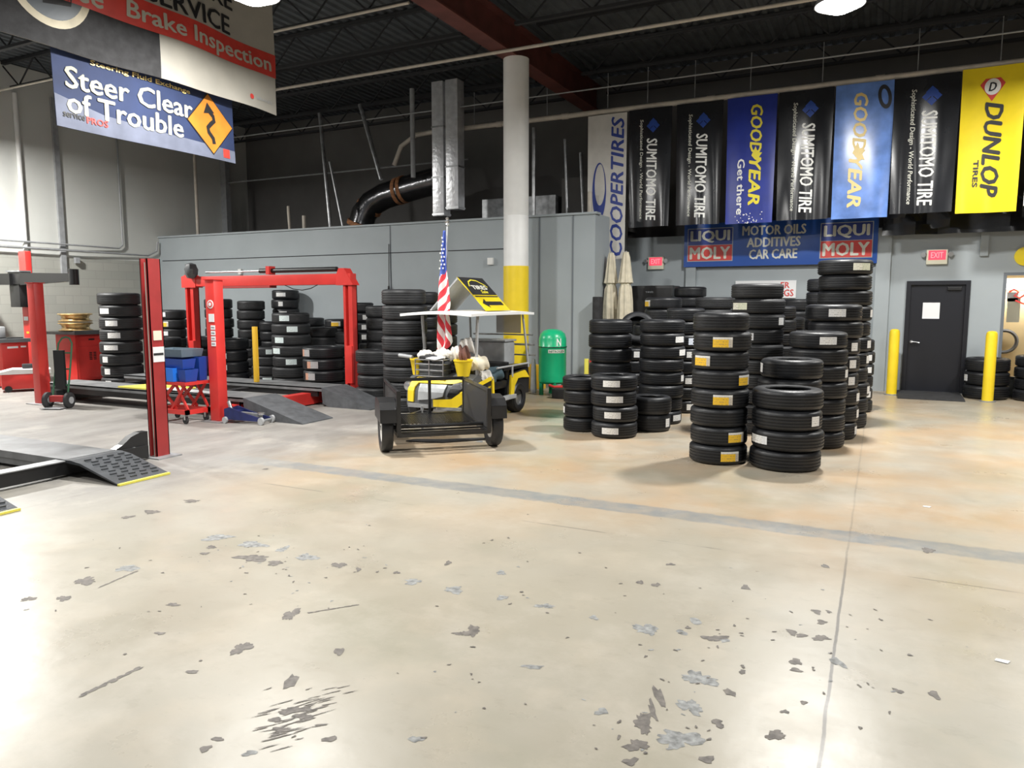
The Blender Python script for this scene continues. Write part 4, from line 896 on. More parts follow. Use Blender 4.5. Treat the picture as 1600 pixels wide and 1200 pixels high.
# hand truck
O = Vector((-11.46, 7.12, 0)); t = thing('hand_truck', 'green hand truck with two small wheels standing beside the left lift post', 'hand truck', O, math.radians(24))
for s in (-1, 1):
    w_ = MB().lathe([(.05, -.03), (.10, -.035), (.125, -.02), (.125, .02), (.10, .035), (.05, .03)], (s * .17, 0, .125), n=24, axis='X').build('wheel', 'black_rough', t)
    MB().cyl((s * .17 - .042, 0, .125), (s * .17 + .042, 0, .125), .055, n=16).build('hub', 'light_grey', w_)
MB().cyl((-.17, 0, .125), (.17, 0, .125), .015, n=10).build('axle', 'steel_dull', t)
MB().box((-.11, -.06, .10), (.11, .02, .20), .01).build('axle_housing', 'red_deep', t)
fr = MB()
for s in (-1, 1): fr.tube([(s * .12, .03, .12), (s * .12, .14, .55), (s * .11, .25, 1.0), (s * .06, .27, 1.08), (0, .275, 1.1)], .014, 8)
for z, y in ((.35, .09), (.6, .155), (.85, .215)): fr.tube([(-.12, y, z), (.12, y, z)], .012, 8)
fr.build('frame', 'green_dark', t)
MB().box((-.08, .06, .3), (.08, .11, .9)).build('back_strap', 'black', t)
MB().box((-.16, -.22, .012), (.16, .02, .022)).build('nose_plate', 'steel_dull', t)

# scissor cart with bins
O = Vector((-8.66, 7.10, 0)); t = thing('scissor_table', 'red rolling scissor table holding the blue bins between the red posts', 'cart', O); t.scale = (.78, 1, 1)
f = MB()
f.box((-.48, -.20, .13), (.42, -.15, .19)).box((-.48, .15, .13), (.42, .20, .19)).box((-.48, -.2, .13), (-.43, .2, .19)).box((.37, -.2, .13), (.42, .2, .19))
f.build('base_frame', 'red', t, False)
for yy in (-.17, .17):
    f = MB(); f.beam((-.40, yy, .19), (.10, yy, .53), .02, .045); f.build('scissor_bar', 'red', t, False)
    f = MB(); f.beam((.10, yy + .02, .19), (-.36, yy + .02, .53), .02, .045); f.build('scissor_bar', 'red', t, False)
    f = MB(); f.beam((.0, yy, .19), (.36, yy, .53), .02, .04); f.build('scissor_bar', 'red', t, False)
    f = MB(); f.beam((.38, yy + .02, .19), (.10, yy + .02, .53), .02, .04); f.build('scissor_bar', 'red', t, False)
MB().box((-.48, -.22, .53), (.44, .22, .57)).build('table_top', 'red', t, False)
for (xx, yy) in ((-.4, -.17), (.34, -.17), (-.4, .17), (.34, .17)):
    c_ = MB().cyl((xx, yy - .015, .055), (xx, yy + .015, .055), .055, n=16).build('caster', 'black_rough', t)
    MB().box((xx - .02, yy - .02, .055), (xx + .02, yy + .02, .13)).build('fork', 'steel', c_)
def bin_(x0, y0, z0, x1, y1, z1, m_, lab, nm='storage_bin'):
    c = ((x0 + x1) / 2, (y0 + y1) / 2, z0); i = .02; b = MB(c)
    lo = [(x0 + i, y0 + i), (x1 - i, y0 + i), (x1 - i, y1 - i), (x0 + i, y1 - i)]; hi = [(x0, y0), (x1, y0), (x1, y1), (x0, y1)]
    A_ = [b.V((*p, z0)) for p in lo]; B_ = [b.V((*p, z1)) for p in hi]; C_ = [b.V((p[0] + (i if p[0] == x0 else -i), p[1] + (i if p[1] == y0 else -i), z1)) for p in hi]
    D_ = [b.V((p[0] + (i if p[0] == lo[0][0] else -i), p[1] + (i if p[1] == lo[0][1] else -i), z0 + .02)) for p in lo]
    b.bm.faces.new(A_[::-1]); b.bm.faces.new(D_)
    for q in range(4):
        n_ = (q + 1) % 4
        b.bm.faces.new((A_[q], A_[n_], B_[n_], B_[q])); b.bm.faces.new((B_[q], B_[n_], C_[n_], C_[q])); b.bm.faces.new((C_[q], C_[n_], D_[n_], D_[q]))
    return tag(b.build(nm, m_, at=c), lab, 'bin')
bin_(-9.02, 6.86, .575, -8.52, 7.14, .76, 'blue_bin', 'bright blue open bin at the bottom front of the bins on the red scissor table')
bin_(-9.0, 7.16, .575, -8.36, 7.32, .90, 'blue_dark', 'dark blue bin behind the bright blue one on the red scissor table')
bin_(-8.50, 6.91, .575, -8.34, 7.13, .74, 'blue_dark', 'small dark blue bin right of the bright blue one on the red scissor table')
bin_(-9.0, 6.91, .745, -8.38, 7.13, .88, 'blue_dark', 'shallow dark blue tray stacked on the bright blue bin')
bin_(-9.02, 6.93, .905, -8.42, 7.30, 1.01, 'bin_grey', 'grey blue tray topmost on the red scissor table')

# trolley jack
O = Vector((-7.72, 7.38, 0)); t = thing('floor_jack', 'navy blue trolley jack on the floor beside the red front post', 'jack', O, math.radians(10)); t.scale = (1, 1, 1.3)
MB().prism([(-.30, -.10, .04), (.28, -.10, .03), (.30, -.10, .06), (-.02, -.10, .12), (-.22, -.10, .17), (-.30, -.10, .15)], (0, .02, 0)).prism([(-.30, .08, .04), (.28, .08, .03), (.30, .08, .06), (-.02, .08, .12), (-.22, .08, .17), (-.30, .08, .15)], (0, .02, 0)).box((-.28, -.08, .05), (-.1, .08, .13)).build('chassis', 'navy', t, False)
MB().beam((-.15, 0, .10), (.22, 0, .085), .07, .035).build('lift_arm', 'steel_dull', t)
MB().lathe([(.05, .095), (.05, .115), (.035, .118)], (.22, 0, 0), n=16).build('saddle', 'steel', t)
MB().cyl((-.24, 0, .10), (-.30, 0, .22), .025, n=12).build('handle_socket', 'steel', t)
for (xx, r_) in ((-.27, .035), (.30, .04)):
    for s in (-1, 1): MB().cyl((xx, s * .105, r_), (xx, s * .145, r_), r_, n=16).build('wheel', 'light_grey', t)
MB().cyl((.30, -.11, .04), (.30, .11, .04), .014, n=8).build('front_axle', 'steel_dull', t)

# ------------------------------------------------------------------ utility trailer
O = Vector((-4.22, 6.84, 0)); t = thing('utility_trailer', 'small black utility trailer with mesh sides parked in front of the golf cart', 'trailer', O, math.radians(42))
W, Ln, z0, z1 = .50, 1.38, .215, .68       # local: x across, y forward (away)
fr = MB()
for s in (-1, 1): fr.box((s * W - .02, 0, z0 - .02), (s * W + .02, Ln, z0 + .02))
fr.box((-W, Ln - .03, z0 - .03), (W, Ln + .01, z0 + .03)).box((-W, -.015, z0 - .02), (W, .015, z0 + .015)); fr.build('deck_frame', 'black_paint', t, False)
for yy in (.17, .34, .62): MB().box((-W, yy - .018, z0 - .012), (W, yy + .018, z0 + .006)).build('cross_bar', 'black_paint', t, False)
mesh = MB()
n_ = 22
for i in range(-12, n_):
    x0_ = -W + i * (2 * W / n_)
    for sgn in (1, -1):
        a0 = (x0_, .62) if sgn > 0 else (x0_ + .7, .62); a1 = (a0[0] + sgn * .7, Ln)
        # clip to width
        def clip(p, q):
            (xa, ya), (xb, yb) = p, q
            pts = []
            for t_ in [k / 40 for k in range(41)]:
                xx = xa + (xb - xa) * t_
                if -W <= xx <= W: pts.append((xx, ya + (yb - ya) * t_))
            return (pts[0], pts[-1]) if len(pts) > 1 else None
        c_ = clip(a0, a1)
        if c_: mesh.beam((*c_[0], z0 + .02), (*c_[1], z0 + .02), .010, .006)
mesh.build('deck_mesh', 'black_paint', t, False)
for s in (-1, 1):
    MB().box((s * W - .022, -.02, z0), (s * W + .022, .03, z1 + .02)).build('rear_post', 'black_paint', t, False)
    MB().box((s * W - .015, .03, z1 - .015), (s * W + .015, Ln, z1 + .015)).build('side_rail', 'black_paint', t, False)
    MB().box((s * W - .015, Ln - .02, z0), (s * W + .015, Ln + .01, z1)).build('front_post', 'black_paint', t, False)
    MB().box((s * W - .004, .03, z0 + .03), (s * W + .004, Ln - .02, z1 - .015)).build('side_panel', mat('trailer_side_mesh', (.035, .035, .037), .6, alpha=.86), t, False)
MB().box((-W, Ln - .02, z1 - .02), (W, Ln + .01, z1 + .02)).build('front_rail', 'black_paint', t, False)
for xx in (.06,): MB().box((xx - .018, Ln - .015, z0), (xx + .018, Ln + .005, z1)).build('front_upright', 'black_paint', t, False)
for s in (-1, 1):
    cx = s * (W + .115); c = Vector((cx, .28, .265))
    w_ = MB().lathe([(.17, -.045), (.20, -.06), (.25, -.062), (.262, -.045), (.262, .045), (.25, .062), (.20, .06), (.17, .045)], c, n=36, axis='X', closed=True).build('wheel', 'rubber', t)
    MB().lathe([(.03, -.05), (.10, -.035), (.165, -.045), (.175, 0), (.165, .045), (.10, .02), (.03, .04)], c, n=24, axis='X').build('rim', 'white_paint', w_)
    MB().cyl((cx - .06, .28, .265), (cx + .07, .28, .265), .028, n=12).build('hub_cap', 'steel', w_)
    fb = MB(); x_in, x_out = s * (W + .025), s * (W + .20)
    pts = [(-.03, .36), (-.02, .50), (.06, .575), (.28, .60), (.50, .575), (.58, .50), (.59, .36)]
    for (ya, za), (yb, zb) in zip(pts, pts[1:]): fb.beam(((x_in + x_out) / 2, ya, za), ((x_in + x_out) / 2, yb, zb), abs(x_out - x_in), .008)
    fb.prism([(x_out, y_, z_) for y_, z_ in pts], (-s * .006, 0, 0)); fb.build('fender', 'black_paint', t, False)
MB().cyl((-W - .1, .28, .265), (W + .1, .28, .265), .022, n=12).build('axle', 'black_paint', t)
MB().box((-W + .05, .24, .17), (-W + .45, .32, .20)).box((W - .45, .24, .17), (W - .05, .32, .20)).build('leaf_spring', 'black_paint', t, False)
MB().beam((-.25, Ln - .03, .20), (0, Ln + .28, .22), .04, .05).beam((.25, Ln - .03, .20), (0, Ln + .28, .22), .04, .05).build('tongue', 'black_paint', t, False)
MB().cyl((0, Ln + .25, 0), (0, Ln + .25, .3), .02, n=10).build('jack_stand', 'steel_dull', t)
tag(MB((-4.6, 7.3, 0)).prism([(-4.97, 7.18, .006), (-4.55, 7.30, .006), (-4.25, 7.62, .006), (-4.12, 7.80, .01), (-4.32, 7.70, .006), (-4.62, 7.46, .006), (-4.95, 7.3, .006)], (0, 0, .012)).build('rubber_strip', 'black_rough', at=(-4.6, 7.3, 0)), 'torn black rubber strip on the floor under the trailer', 'strip')

# ------------------------------------------------------------------ golf cart
GX, GY = -5.32, 9.35
t = thing('golf_cart', 'yellow and black golf cart with a white roof parked behind the small trailer', 'golf cart', (GX, GY, 0))
# local: x right (+X), -y front
def bow(x, z): return -1.035 + .12 * (abs(x) / .5) ** 2.2 + max(0, z - .44) ** 1.5 * 1.3
def BS(u, v): return (u, bow(u, v), v), Vector((0, -1, 0))
cw = MB(); rings_ = []
for i_ in range(17):
    x_ = -.50 + i_ * .0625; e_ = .03 * (abs(x_) / .5) ** 6
    zs = [.24, .30, .36, .42, .48, .54, .60, .65 - e_]
    rings_.append([cw.V((x_, bow(x_, z_) + .012, z_)) for z_ in zs] + [cw.V((x_, -.70, .69 - e_)), cw.V((x_, -.58, .68 - e_)), cw.V((x_, -.58, .22))])
for A1, B1 in zip(rings_, rings_[1:]):
    for q in range(len(A1)): cw.bm.faces.new((A1[q], A1[(q + 1) % len(A1)], B1[(q + 1) % len(A1)], B1[q]))
cw.bm.faces.new(rings_[0]); cw.bm.faces.new(rings_[-1][::-1])
cw.build('front_cowl', 'dark_grey_plastic', t)
def panel(nm, polys, m_, off, lab=None):
    o = decal(nm, poly_bm(polys), BS, (0, 0), 0, m_, t, off, .05, lab)
    md = o.modifiers.new('thick', 'SOLIDIFY'); md.thickness = .02; md.offset = 0; return o
panel('yellow_fairing', [[(-.45, .30), (-.33, .30), (-.31, .50), (-.26, .56), (.30, .565), (.40, .60), (.30, .63), (-.30, .63), (-.40, .58), (-.44, .48)]], 'yellow', .004, 'yellow arch over the grille')
panel('yellow_fairing', [[(.02, .26), (.36, .26), (.46, .34), (.49, .54), (.40, .46), (.28, .37), (.02, .35)]], 'yellow', .006, 'yellow corner under the right headlight')
panel('centre_panel', [[(-.24, .33), (.00, .36), (.16, .40), (.20, .55), (-.22, .55)]], 'silver_box', .004, 'grey grille panel')
panel('lamp_surround', [[(.22, .40), (.30, .39), (.46, .56), (.44, .60), (.28, .56)]], 'black', .003)
for (x, z) in ((-.47, .50), (.43, .54)):
    MB().lathe([(.01, -.03), (.05, -.02), (.07, .01), (.075, .06)], (x, bow(x, z) - .01, z), n=20, axis='Y').build('headlight', 'steel', t)
MB().box((-.40, -1.03, .23), (-.05, -.98, .28)).box((.05, -1.03, .22), (.42, -.98, .26)).build('bumper', 'steel_dull', t)
MB().box((-.50, -.62, .20), (.50, .25, .26)).build('floor_pan', 'black', t)
MB().prism([(.49, -.62, .26), (.49, -.30, .26), (.49, -.30, .58), (.49, -.42, .58), (.49, -.62, .52)], (.02, 0, 0)).prism([(-.51, -.62, .26), (-.51, -.30, .26), (-.51, -.30, .58), (-.51, -.42, .58), (-.51, -.62, .52)], (.02, 0, 0)).build('side_skirt', 'black_paint', t)
ya = MB(); 
for pts in ([(-.95, .50), (-.32, .60), (-.29, .58), (-.27, .28), (-.5, .25), (-.6, .30)],):
    for (a_, za), (b_, zb) in zip(pts, pts[1:]): ya.beam((.52, a_, za), (.52, b_, zb), .05, .02, up=(1, 0, 0))
ya.build('yellow_trim', 'yellow', t)
decal('side_lettering', text_bm('golf', .22, .08, .02, .2), lambda u, v: ((.511, u, v), Vector((1, 0, 0))), (-.45, .45), 0, 'vinyl_yellow', t, .004, 0)
MB().box((.47, -.28, .24), (.55, .42, .30), .01).box((-.55, -.28, .24), (-.47, .42, .30), .01).build('step_rail', 'light_grey', t)
MB().box((-.46, -.25, .40), (.46, .30, .52), .04).build('seat', 'black', t)
MB().box((-.46, .26, .52), (.46, .36, .78), .03).build('seat_back', 'black', t)
MB().prism([(-.48, .25, .26), (-.48, .25, .40), (-.48, .36, .60), (-.48, .95, .66), (-.48, 1.0, .50), (-.48, .98, .26)], (.96, 0, 0)).build('rear_body', 'black_paint', t)
MB().prism([(.48, .30, .26), (.48, .40, .26), (.48, .44, .42), (.48, .55, .52), (.48, .70, .52), (.48, .95, .50), (.48, .80, .62), (.48, .32, .58)], (.03, 0, 0)).build('rear_fender', 'yellow', t)
MB().prism([(-.51, .30, .26), (-.51, .40, .26), (-.51, .44, .42), (-.51, .55, .52), (-.51, .70, .52), (-.51, .95, .50), (-.51, .80, .62), (-.51, .32, .58)], (.03, 0, 0)).build('rear_fender', 'yellow', t)
MB().box((-.50, .10, .66), (.50, .98, .70), .01).build('cargo_deck', 'black', t)
MB().tube([(.50, -.12, .72), (.50, .9, .72)], .014, 8).tube([(.51, .35, .56), (.51, .35, .72)], .016, 8).build('cargo_rail', 'light_grey', t)
for (x, y) in ((.43, .60), (-.43, .60), (.41, -.68), (-.41, -.68)):
    c = Vector((x, y, .225))
    w_ = MB().lathe([(.12, -.07), (.15, -.085), (.20, -.085), (.225, -.06), (.225, .06), (.20, .085), (.15, .085), (.12, .07)], c, n=32, axis='X', closed=True).build('wheel', 'rubber', t)
    MB().lathe([(.02, -.05), (.12, -.06), (.125, 0), (.12, .05), (.05, .03), (.02, .04)], c, n=20, axis='X').build('hub_cap', 'steel', w_)
for s in (-1, 1):
    if s < 0: pts = [(-.46, -.55, 1.46), (-.46, -.50, 1.0), (-.44, -.60, .93), (-.43, -.64, .64)]
    else: pts = [(.03 + .40, -.55, 1.46), (.44, -.60, 1.0), (.44, -.62, .64)]
    MB().tube(pts, .022, 10).build('front_post', 'light_grey', t)
    MB().tube([(s * .46, .80, 1.46), (s * .48, .86, 1.1), (s * .50, .92, .66)], .018, 10).build('rear_post', 'light_grey', t)
rf = MB(); 
rf.sheet(lambda a, b: ((-.56 + a * 1.12, 1.02 - b * 1.95 - .02, 1.505 + .03 * math.sin(PI * a) - .012 * abs(2 * b - 1) ** 4), Vector((0, 0, 1))), 12, 12, .035)
rf.build('roof', 'white_paint', t)
MB().tube([(-.48, .95, 1.15), (.56, .95, 1.15)], .012, 8).tube([(-.48, .96, 1.0), (.58, .96, 1.0)], .016, 8).tube([(-.48, .96, .84), (.6, .96, .84)], .012, 8).build('rear_rack', 'steel', t)
MB().box((.02, .78, 1.18), (.44, .785, 1.47)).build('rear_curtain', 'curtain', t)
tag(MB((GX - .02, GY + .62, .71)).box((GX - .40, GY + .45, .71), (GX + .33, GY + .80, 1.06), .03).box((GX - .42, GY + .43, 1.06), (GX + .35, GY + .82, 1.09), .01).build('metal_box', 'silver_box', at=(GX - .02, GY + .62, .71)), 'silver metal box with a lid on the back of the golf cart', 'box')
# dashboard, wheel, front rack
MB().box((-.44, -.66, .64), (.44, -.56, .76), .02).build('dashboard', 'black', t)
MB().lathe([(.012, 0)] * 1 + [(.012, .02)], (-.2, -.45, .86), n=8).tube([(-.2 + .14 * math.cos(a), -.47 + .12 * math.sin(a), .88 + .07 * math.sin(a)) for a in [i * PI / 10 for i in range(21)]], .012, 8).tube([(-.2, -.47, .88), (-.2, -.60, .74)], .015, 8).build('steering_wheel', 'black', t)
rk = MB()
for z in (.66, .74, .82, .88):
    rk.tube([(-.30, -.72, z), (-.30, -.98, z), (.14, -.98, z), (.14, -.72, z)], .009, 6)
for x in (-.30, -.08, .14): rk.tube([(x, -.98, .64), (x, -.98, .88)], .009, 6)
for i in range(9): rk.tube([(-.30 + i * .055, -.98, .66), (-.30 + i * .055, -.72, .66)], .005, 5)
rk.build('front_rack', 'steel', t)
MB().box((-.28, -.92, .67), (.12, -.74, .83)).build('battery_box', 'dark_grey_plastic', t)
MB().tube([(-.40, -.90, .90), (-.62, -.90, .92)], .025, 8).build('mirror', 'light_grey', t)
# buckets
for (x, z, lab) in ((-.31 - .04, .64, 'left yellow bucket hooked on the front of the golf cart'), (.345, .64, 'right yellow bucket hooked on the front of the golf cart')):
    o_ = (GX + x, GY - .86 if x < 0 else GY - .80, .66)
    wv = .075 if x < 0 else .10
    b = MB().lathe([(wv * .8, 0), (wv * 1.25, .20), (wv * 1.32, .205), (wv * 1.32, .225), (wv * 1.22, .225), (wv * .74, .015), (.01, .015)], n=28)
    tag(b.build('bucket', 'yellow', at=o_), lab, 'bucket', 'yellow buckets')
    # folded rag inside
def lump(name, loc, size, m_, lab, cat='cloth', seed=1, amp=.25):
    rnd = random.Random(seed); ks = [(rnd.uniform(2, 6), rnd.uniform(2, 6), rnd.uniform(0, 6)) for _ in range(4)]; b = bmesh.new()
    bmesh.ops.create_icosphere(b, subdivisions=4, radius=1)
    for v in b.verts:
        d = 1 + amp * sum(math.sin(k[0] * v.co.x * 1.6 + k[1] * v.co.y * 1.6 + k[2] + 2.5 * v.co.z) for k in ks) / 3
        v.co = Vector((v.co.x * size[0] * d, v.co.y * size[1] * d, max(-.55, v.co.z) * size[2] * d))
    mb = MB(); mb.bm.free(); mb.bm = b
    o = mb.build(name, m_, at=loc); return tag(o, lab, cat) if lab else o
lump('cloth_bundle', (GX - .22, GY - .84, .93), (.12, .10, .07), 'skin_cloth_white', 'grey white crumpled rag on the left of the golf cart front rack', seed=2)
lump('cloth_bundle', (GX + .02, GY - .78, .94), (.14, .11, .08), 'skin_cloth_white', 'pale crumpled cloth below the flag on the golf cart', seed=5)
lump('bag', (GX - .12, GY - .88, .90), (.17, .10, .05), 'black_rough', 'small black bag lying on the golf cart front rack', 'bag', 7)
lump('cloth_bundle', (GX + .24, GY - .62, .90), (.10, .12, .15), 'skin_cloth_brown', 'dark brown cloth heaped between flag and right bucket', seed=9)
lump('cloth_bundle', (GX + .17, GY - .70, .93), (.08, .10, .12), 'skin_cloth_white', 'off-white cloth beside the dark brown one on the golf cart', seed=11)
lump('cloth_bundle', (GX + .18, GY - .40, 1.02), (.10, .12, .13), 'skin_cloth_white', 'white gloves and rags piled high on the golf cart dashboard', seed=13, amp=.4)
lump('cloth_bundle', (GX + .42, GY - .52, .80), (.14, .16, .13), 'canvas', 'beige cloth hanging over the right side of the golf cart dashboard', seed=17)
lump('jacket', (GX + .32, GY - .02, .60), (.16, .20, .14), 'cloth_teal', 'dark teal jacket on the golf cart seat', 'clothing', 19)
lump('cloth_bundle', (GX + .38, GY - .32, .60), (.13, .16, .10), 'skin_cloth_white', 'pale crumpled rag at the edge of the golf cart seat', seed=23)
tag(MB((GX + .02, GY - .93, .905)).prism([(GX - .10, GY - 1.03, .90), (GX + .06, GY - 1.05, .885), (GX + .14, GY - .92, .91), (GX + .02, GY - .86, .93)], (0, 0, .008)).build('paper_sheet', 'paper', at=(GX + .02, GY - .93, .905)), 'sheet of white paper on the golf cart front rack', 'paper')
# flag
t = thing('flag', 'American flag hanging furled from a thin pole on the golf cart', 'flag', (-5.30, 8.62, .9))
MB().tube([(.0, 0, 0), (.02, .02, 1.0), (.03, .04, 1.76)], .010, 8).build('pole', 'steel', t)
MB().lathe([(.005, 1.76), (.03, 1.78), (.022, 1.80), (.034, 1.825), (.015, 1.85), (.025, 1.87), (.003, 1.89)], (.03, .04, 0), n=12).build('finial', 'steel', t)
bm = bmesh.new(); uvl = bm.loops.layers.uv.new('UVMap')
NU, NV = 26, 70
def fw_(tv):   # (left, right) edge in local x at drop tv (0 top .. 1 bottom)
    K = [(0, .0, .035), (.12, -.03, .045), (.30, -.055, .055), (.42, -.085, .09), (.60, -.095, .115), (.68, -.09, .085), (.80, -.09, .10), (.92, -.09, .115), (.96, -.09, .06), (1.0, -.09, -.04)]
    for a_, b_ in zip(K, K[1:]):
        if tv <= b_[0] + 1e-9:
            q = (tv - a_[0]) / (b_[0] - a_[0]); return a_[1] + (b_[1] - a_[1]) * q, a_[2] + (b_[2] - a_[2]) * q
vv = []
for j in range(NV + 1):
    tv = j / NV; l_, r_ = fw_(tv); row = []
    for i in range(NU + 1):
        u = i / NU; row.append(bm.verts.new((l_ + (r_ - l_) * u, -.02 + .028 * math.sin(u * 9 + tv * 5) * (.4 + tv), 1.70 - tv * 1.62)))
    vv.append(row)
for j in range(NV):
    for i in range(NU):
        f = bm.faces.new((vv[j][i], vv[j][i + 1], vv[j + 1][i + 1], vv[j + 1][i]))
        for l, (jj, ii) in zip(f.loops, ((j, i), (j, i + 1), (j + 1, i + 1), (j + 1, i))):
            tv, u = jj / NV, ii / NU
            blue = tv - .05 * (1 - u) < .33
            ph = (tv * 8.2 + u * 1.15 + .1) if (j + .5) / NV < .645 + .06 * (1 - (i + .5) / NU) else (u * 1.9 - tv * 6.2 + 6.0)
            l[uvl].uv = (ph, 2.0 if (j + .5) / NV - .05 * (1 - (i + .5) / NU) < .33 else 0.)
me = bpy.data.meshes.new('cloth'); bm.to_mesh(me); bm.free(); me.materials.append(M['flag'])
for p_ in me.polygons: p_.use_smooth = True
fo = bpy.data.objects.new('cloth', me); C.objects.link(fo); fo.parent = t
sm = fo.modifiers.new('thick', 'SOLIDIFY'); sm.thickness = .004
def star(cx, cz, r): return [(cx + (r if k % 2 == 0 else r * .4) * math.sin(k * PI / 5), cz + (r if k % 2 == 0 else r * .4) * math.cos(k * PI / 5)) for k in range(10)]
rs = random.Random(4)
for j in range(9):
    tv = .06 + j * .031; l_, r_ = fw_(tv); n_s = 1 if j < 3 else 2
    for i in range(n_s):
        u = (.5 if n_s == 1 else .28 + .46 * i) + (.12 if j % 2 else -.08); x_ = l_ + (r_ - l_) * u
        pts = star(x_, 1.70 - tv * 1.62, .016); b = MB()
        b.prism([(px_, -.062, pz_) for px_, pz_ in pts], (0, .006, 0)); b.build('star', 'text_white', fo, False)
# roof sign
t = thing('roof_sign', 'black and yellow A-frame sign with an arrow standing on the golf cart roof', 'sign', (GX, GY, 1.53))
apex = (-.03, .47); ft = (.44, 0); fl_ = (-.50, 0); y0s, y1s = -.30, .42
MB().prism([(apex[0], y0s, apex[1]), (ft[0], y0s, ft[1]), (ft[0] - .02, y0s, 0), (apex[0] - .015, y0s, apex[1])], (0, y1s - y0s, 0)).build('right_board', 'vinyl_yellow', t, False)['label'] = 'yellow board with black arrow'
MB().prism([(apex[0], y0s, apex[1]), (fl_[0], y0s, 0), (fl_[0] + .02, y0s, 0), (apex[0] + .012, y0s, apex[1] - .02)], (0, y1s - y0s, 0)).build('left_board', 'light_grey', t, False)
dv = Vector((ft[0] - apex[0], 0, ft[1] - apex[1])); Ls = dv.length; dv.normalize(); nv = Vector((-dv.z, 0, dv.x)); nv = nv if nv.x > 0 else -nv
def SB(u, v): p = Vector((ft[0], y0s + u, ft[1])) - dv * v; return p, nv
Wd = y1s - y0s
decal('black_panel', poly_bm([rect(0, Ls * .47, Wd, Ls)]), SB, (0, 0), 0, 'black_text', t, .003, 0)
decal('black_panel', poly_bm([rect(.02, Ls * .405, Wd - .02, Ls * .44)]), SB, (0, 0), 0, 'black_text', t, .003, 0)
decal('arrow', poly_bm([[(.07, Ls * .22), (.20, Ls * .35), (.20, Ls * .27), (Wd - .06, Ls * .27), (Wd - .06, Ls * .16), (.20, Ls * .16), (.20, Ls * .08)]]), SB, (0, 0), 0, 'black_text', t, .003, 0)
decal('car_outline', ribbon([(.10, Ls * .72), (.18, Ls * .86), (.30, Ls * .92), (.44, Ls * .90), (.58, Ls * .78), (.62, Ls * .70)], .022), SB, (0, 0), 0, 'yellow_text', t, .006, 0)
decal('lettering', text_bm('TIRES', .42, .075, .04), SB, (Wd / 2, Ls * .69), 0, 'text_offwhite', t, .006, 0)
decal('small_lettering', text_bm('Sale', .20, .06, .02, .3), SB, (Wd / 2 + .04, Ls * .56), 0, 'yellow_text', t, .006, 0)

# ------------------------------------------------------------------ green tank and things by the wall
t = thing('air_tank', 'green upright nitrogen tank standing at the grey wall', 'tank', (-5.21, 12.12, 0))
MB().lathe([(.02, .20), (.20, .205), (.245, .24), (.245, .84), (.252, .85), (.252, .87), (.245, .88), (.245, 1.00), (.22, 1.09), (.16, 1.145), (.08, 1.17), (.005, 1.175)], n=40).build('body', 'green', t)
MB().lathe([(.249, .853), (.256, .853), (.256, .867), (.249, .867)], n=40, closed=True).build('seam_band', 'black', t)
for a in (.5, 2.1, 3.7, 5.3): MB().box((.2 * math.cos(a) - .03, .2 * math.sin(a) - .03, 0), (.2 * math.cos(a) + .03, .2 * math.sin(a) + .03, .23)).build('foot', 'green', t)
fa = math.atan2(-12.12, 5.21) + .18
def TS(u, v): a = fa + u / .247; return (.247 * math.cos(a), .247 * math.sin(a), v), Vector((math.cos(a), math.sin(a), 0))
decal('lettering', text_bm('N', .08, .13, .04), TS, (.07, .95), 0, 'text_white', t, .003, .03)
decal('name_plate', poly_bm([rect(-.12, .76, .20, .82)]), TS, (0, 0), 0, 'text_offwhite', t, .003, .03)
decal('small_lettering', text_bm('NITROGEN', .28, .04, .015), TS, (.04, .79), 0, 'green_dark', t, .006, .03)
MB().tube([(.05, -.27, .20), (.14, -.26, .17), (.26, -.14, .17)], .025, 8).build('red_handle', 'red', t)
tag(MB((-4.88, 11.7, 0)).box((-5.0, 11.6, 0), (-4.76, 11.78, .17), .015).build('tool_box', 'black_rough', at=(-4.88, 11.7, 0)), 'small black box on the floor at the foot of the green tank', 'box')
tag(MB((-5.62, 12.3, 0)).lathe([(.05, 0), (.06, .05), (.045, .5), (.03, .62)], (-5.62, 12.2, 0), n=14).build('cylinder_bottle', 'light_grey', at=(-5.62, 12.3, 0)), 'slim grey cylinder between the column and the green tank', 'bottle')
tag(MB((-5.90, 12.85, 0)).box((-6.05, 12.75, 0), (-5.70, 12.95, .46), .01).build('wooden_crate', 'yellow_post', at=(-5.90, 12.85, 0)), 'ochre crate on the floor behind the yellow column', 'crate')
for (x, m_, lab, a) in ((-4.78, 'yellow_line', 'yellow green folder leaning at the corner behind the stacks', .1), (-4.68, 'red', 'red folder leaning at the corner behind the stacks', -.05)):
    tag(MB().box((-.04, -.02, .0), (.04, .02, .62), .01).build('folder', m_, at=(x, 12.7, 0)), lab, 'folder')
tag(MB((-4.62, 13.2, 0)).box((-4.84, 13.12, 0), (-4.70, 13.32, 1.75), .02).build('board', 'black_rough', at=(-4.62, 13.2, 0)), 'tall black board standing at the corner of the grey office wall', 'board')
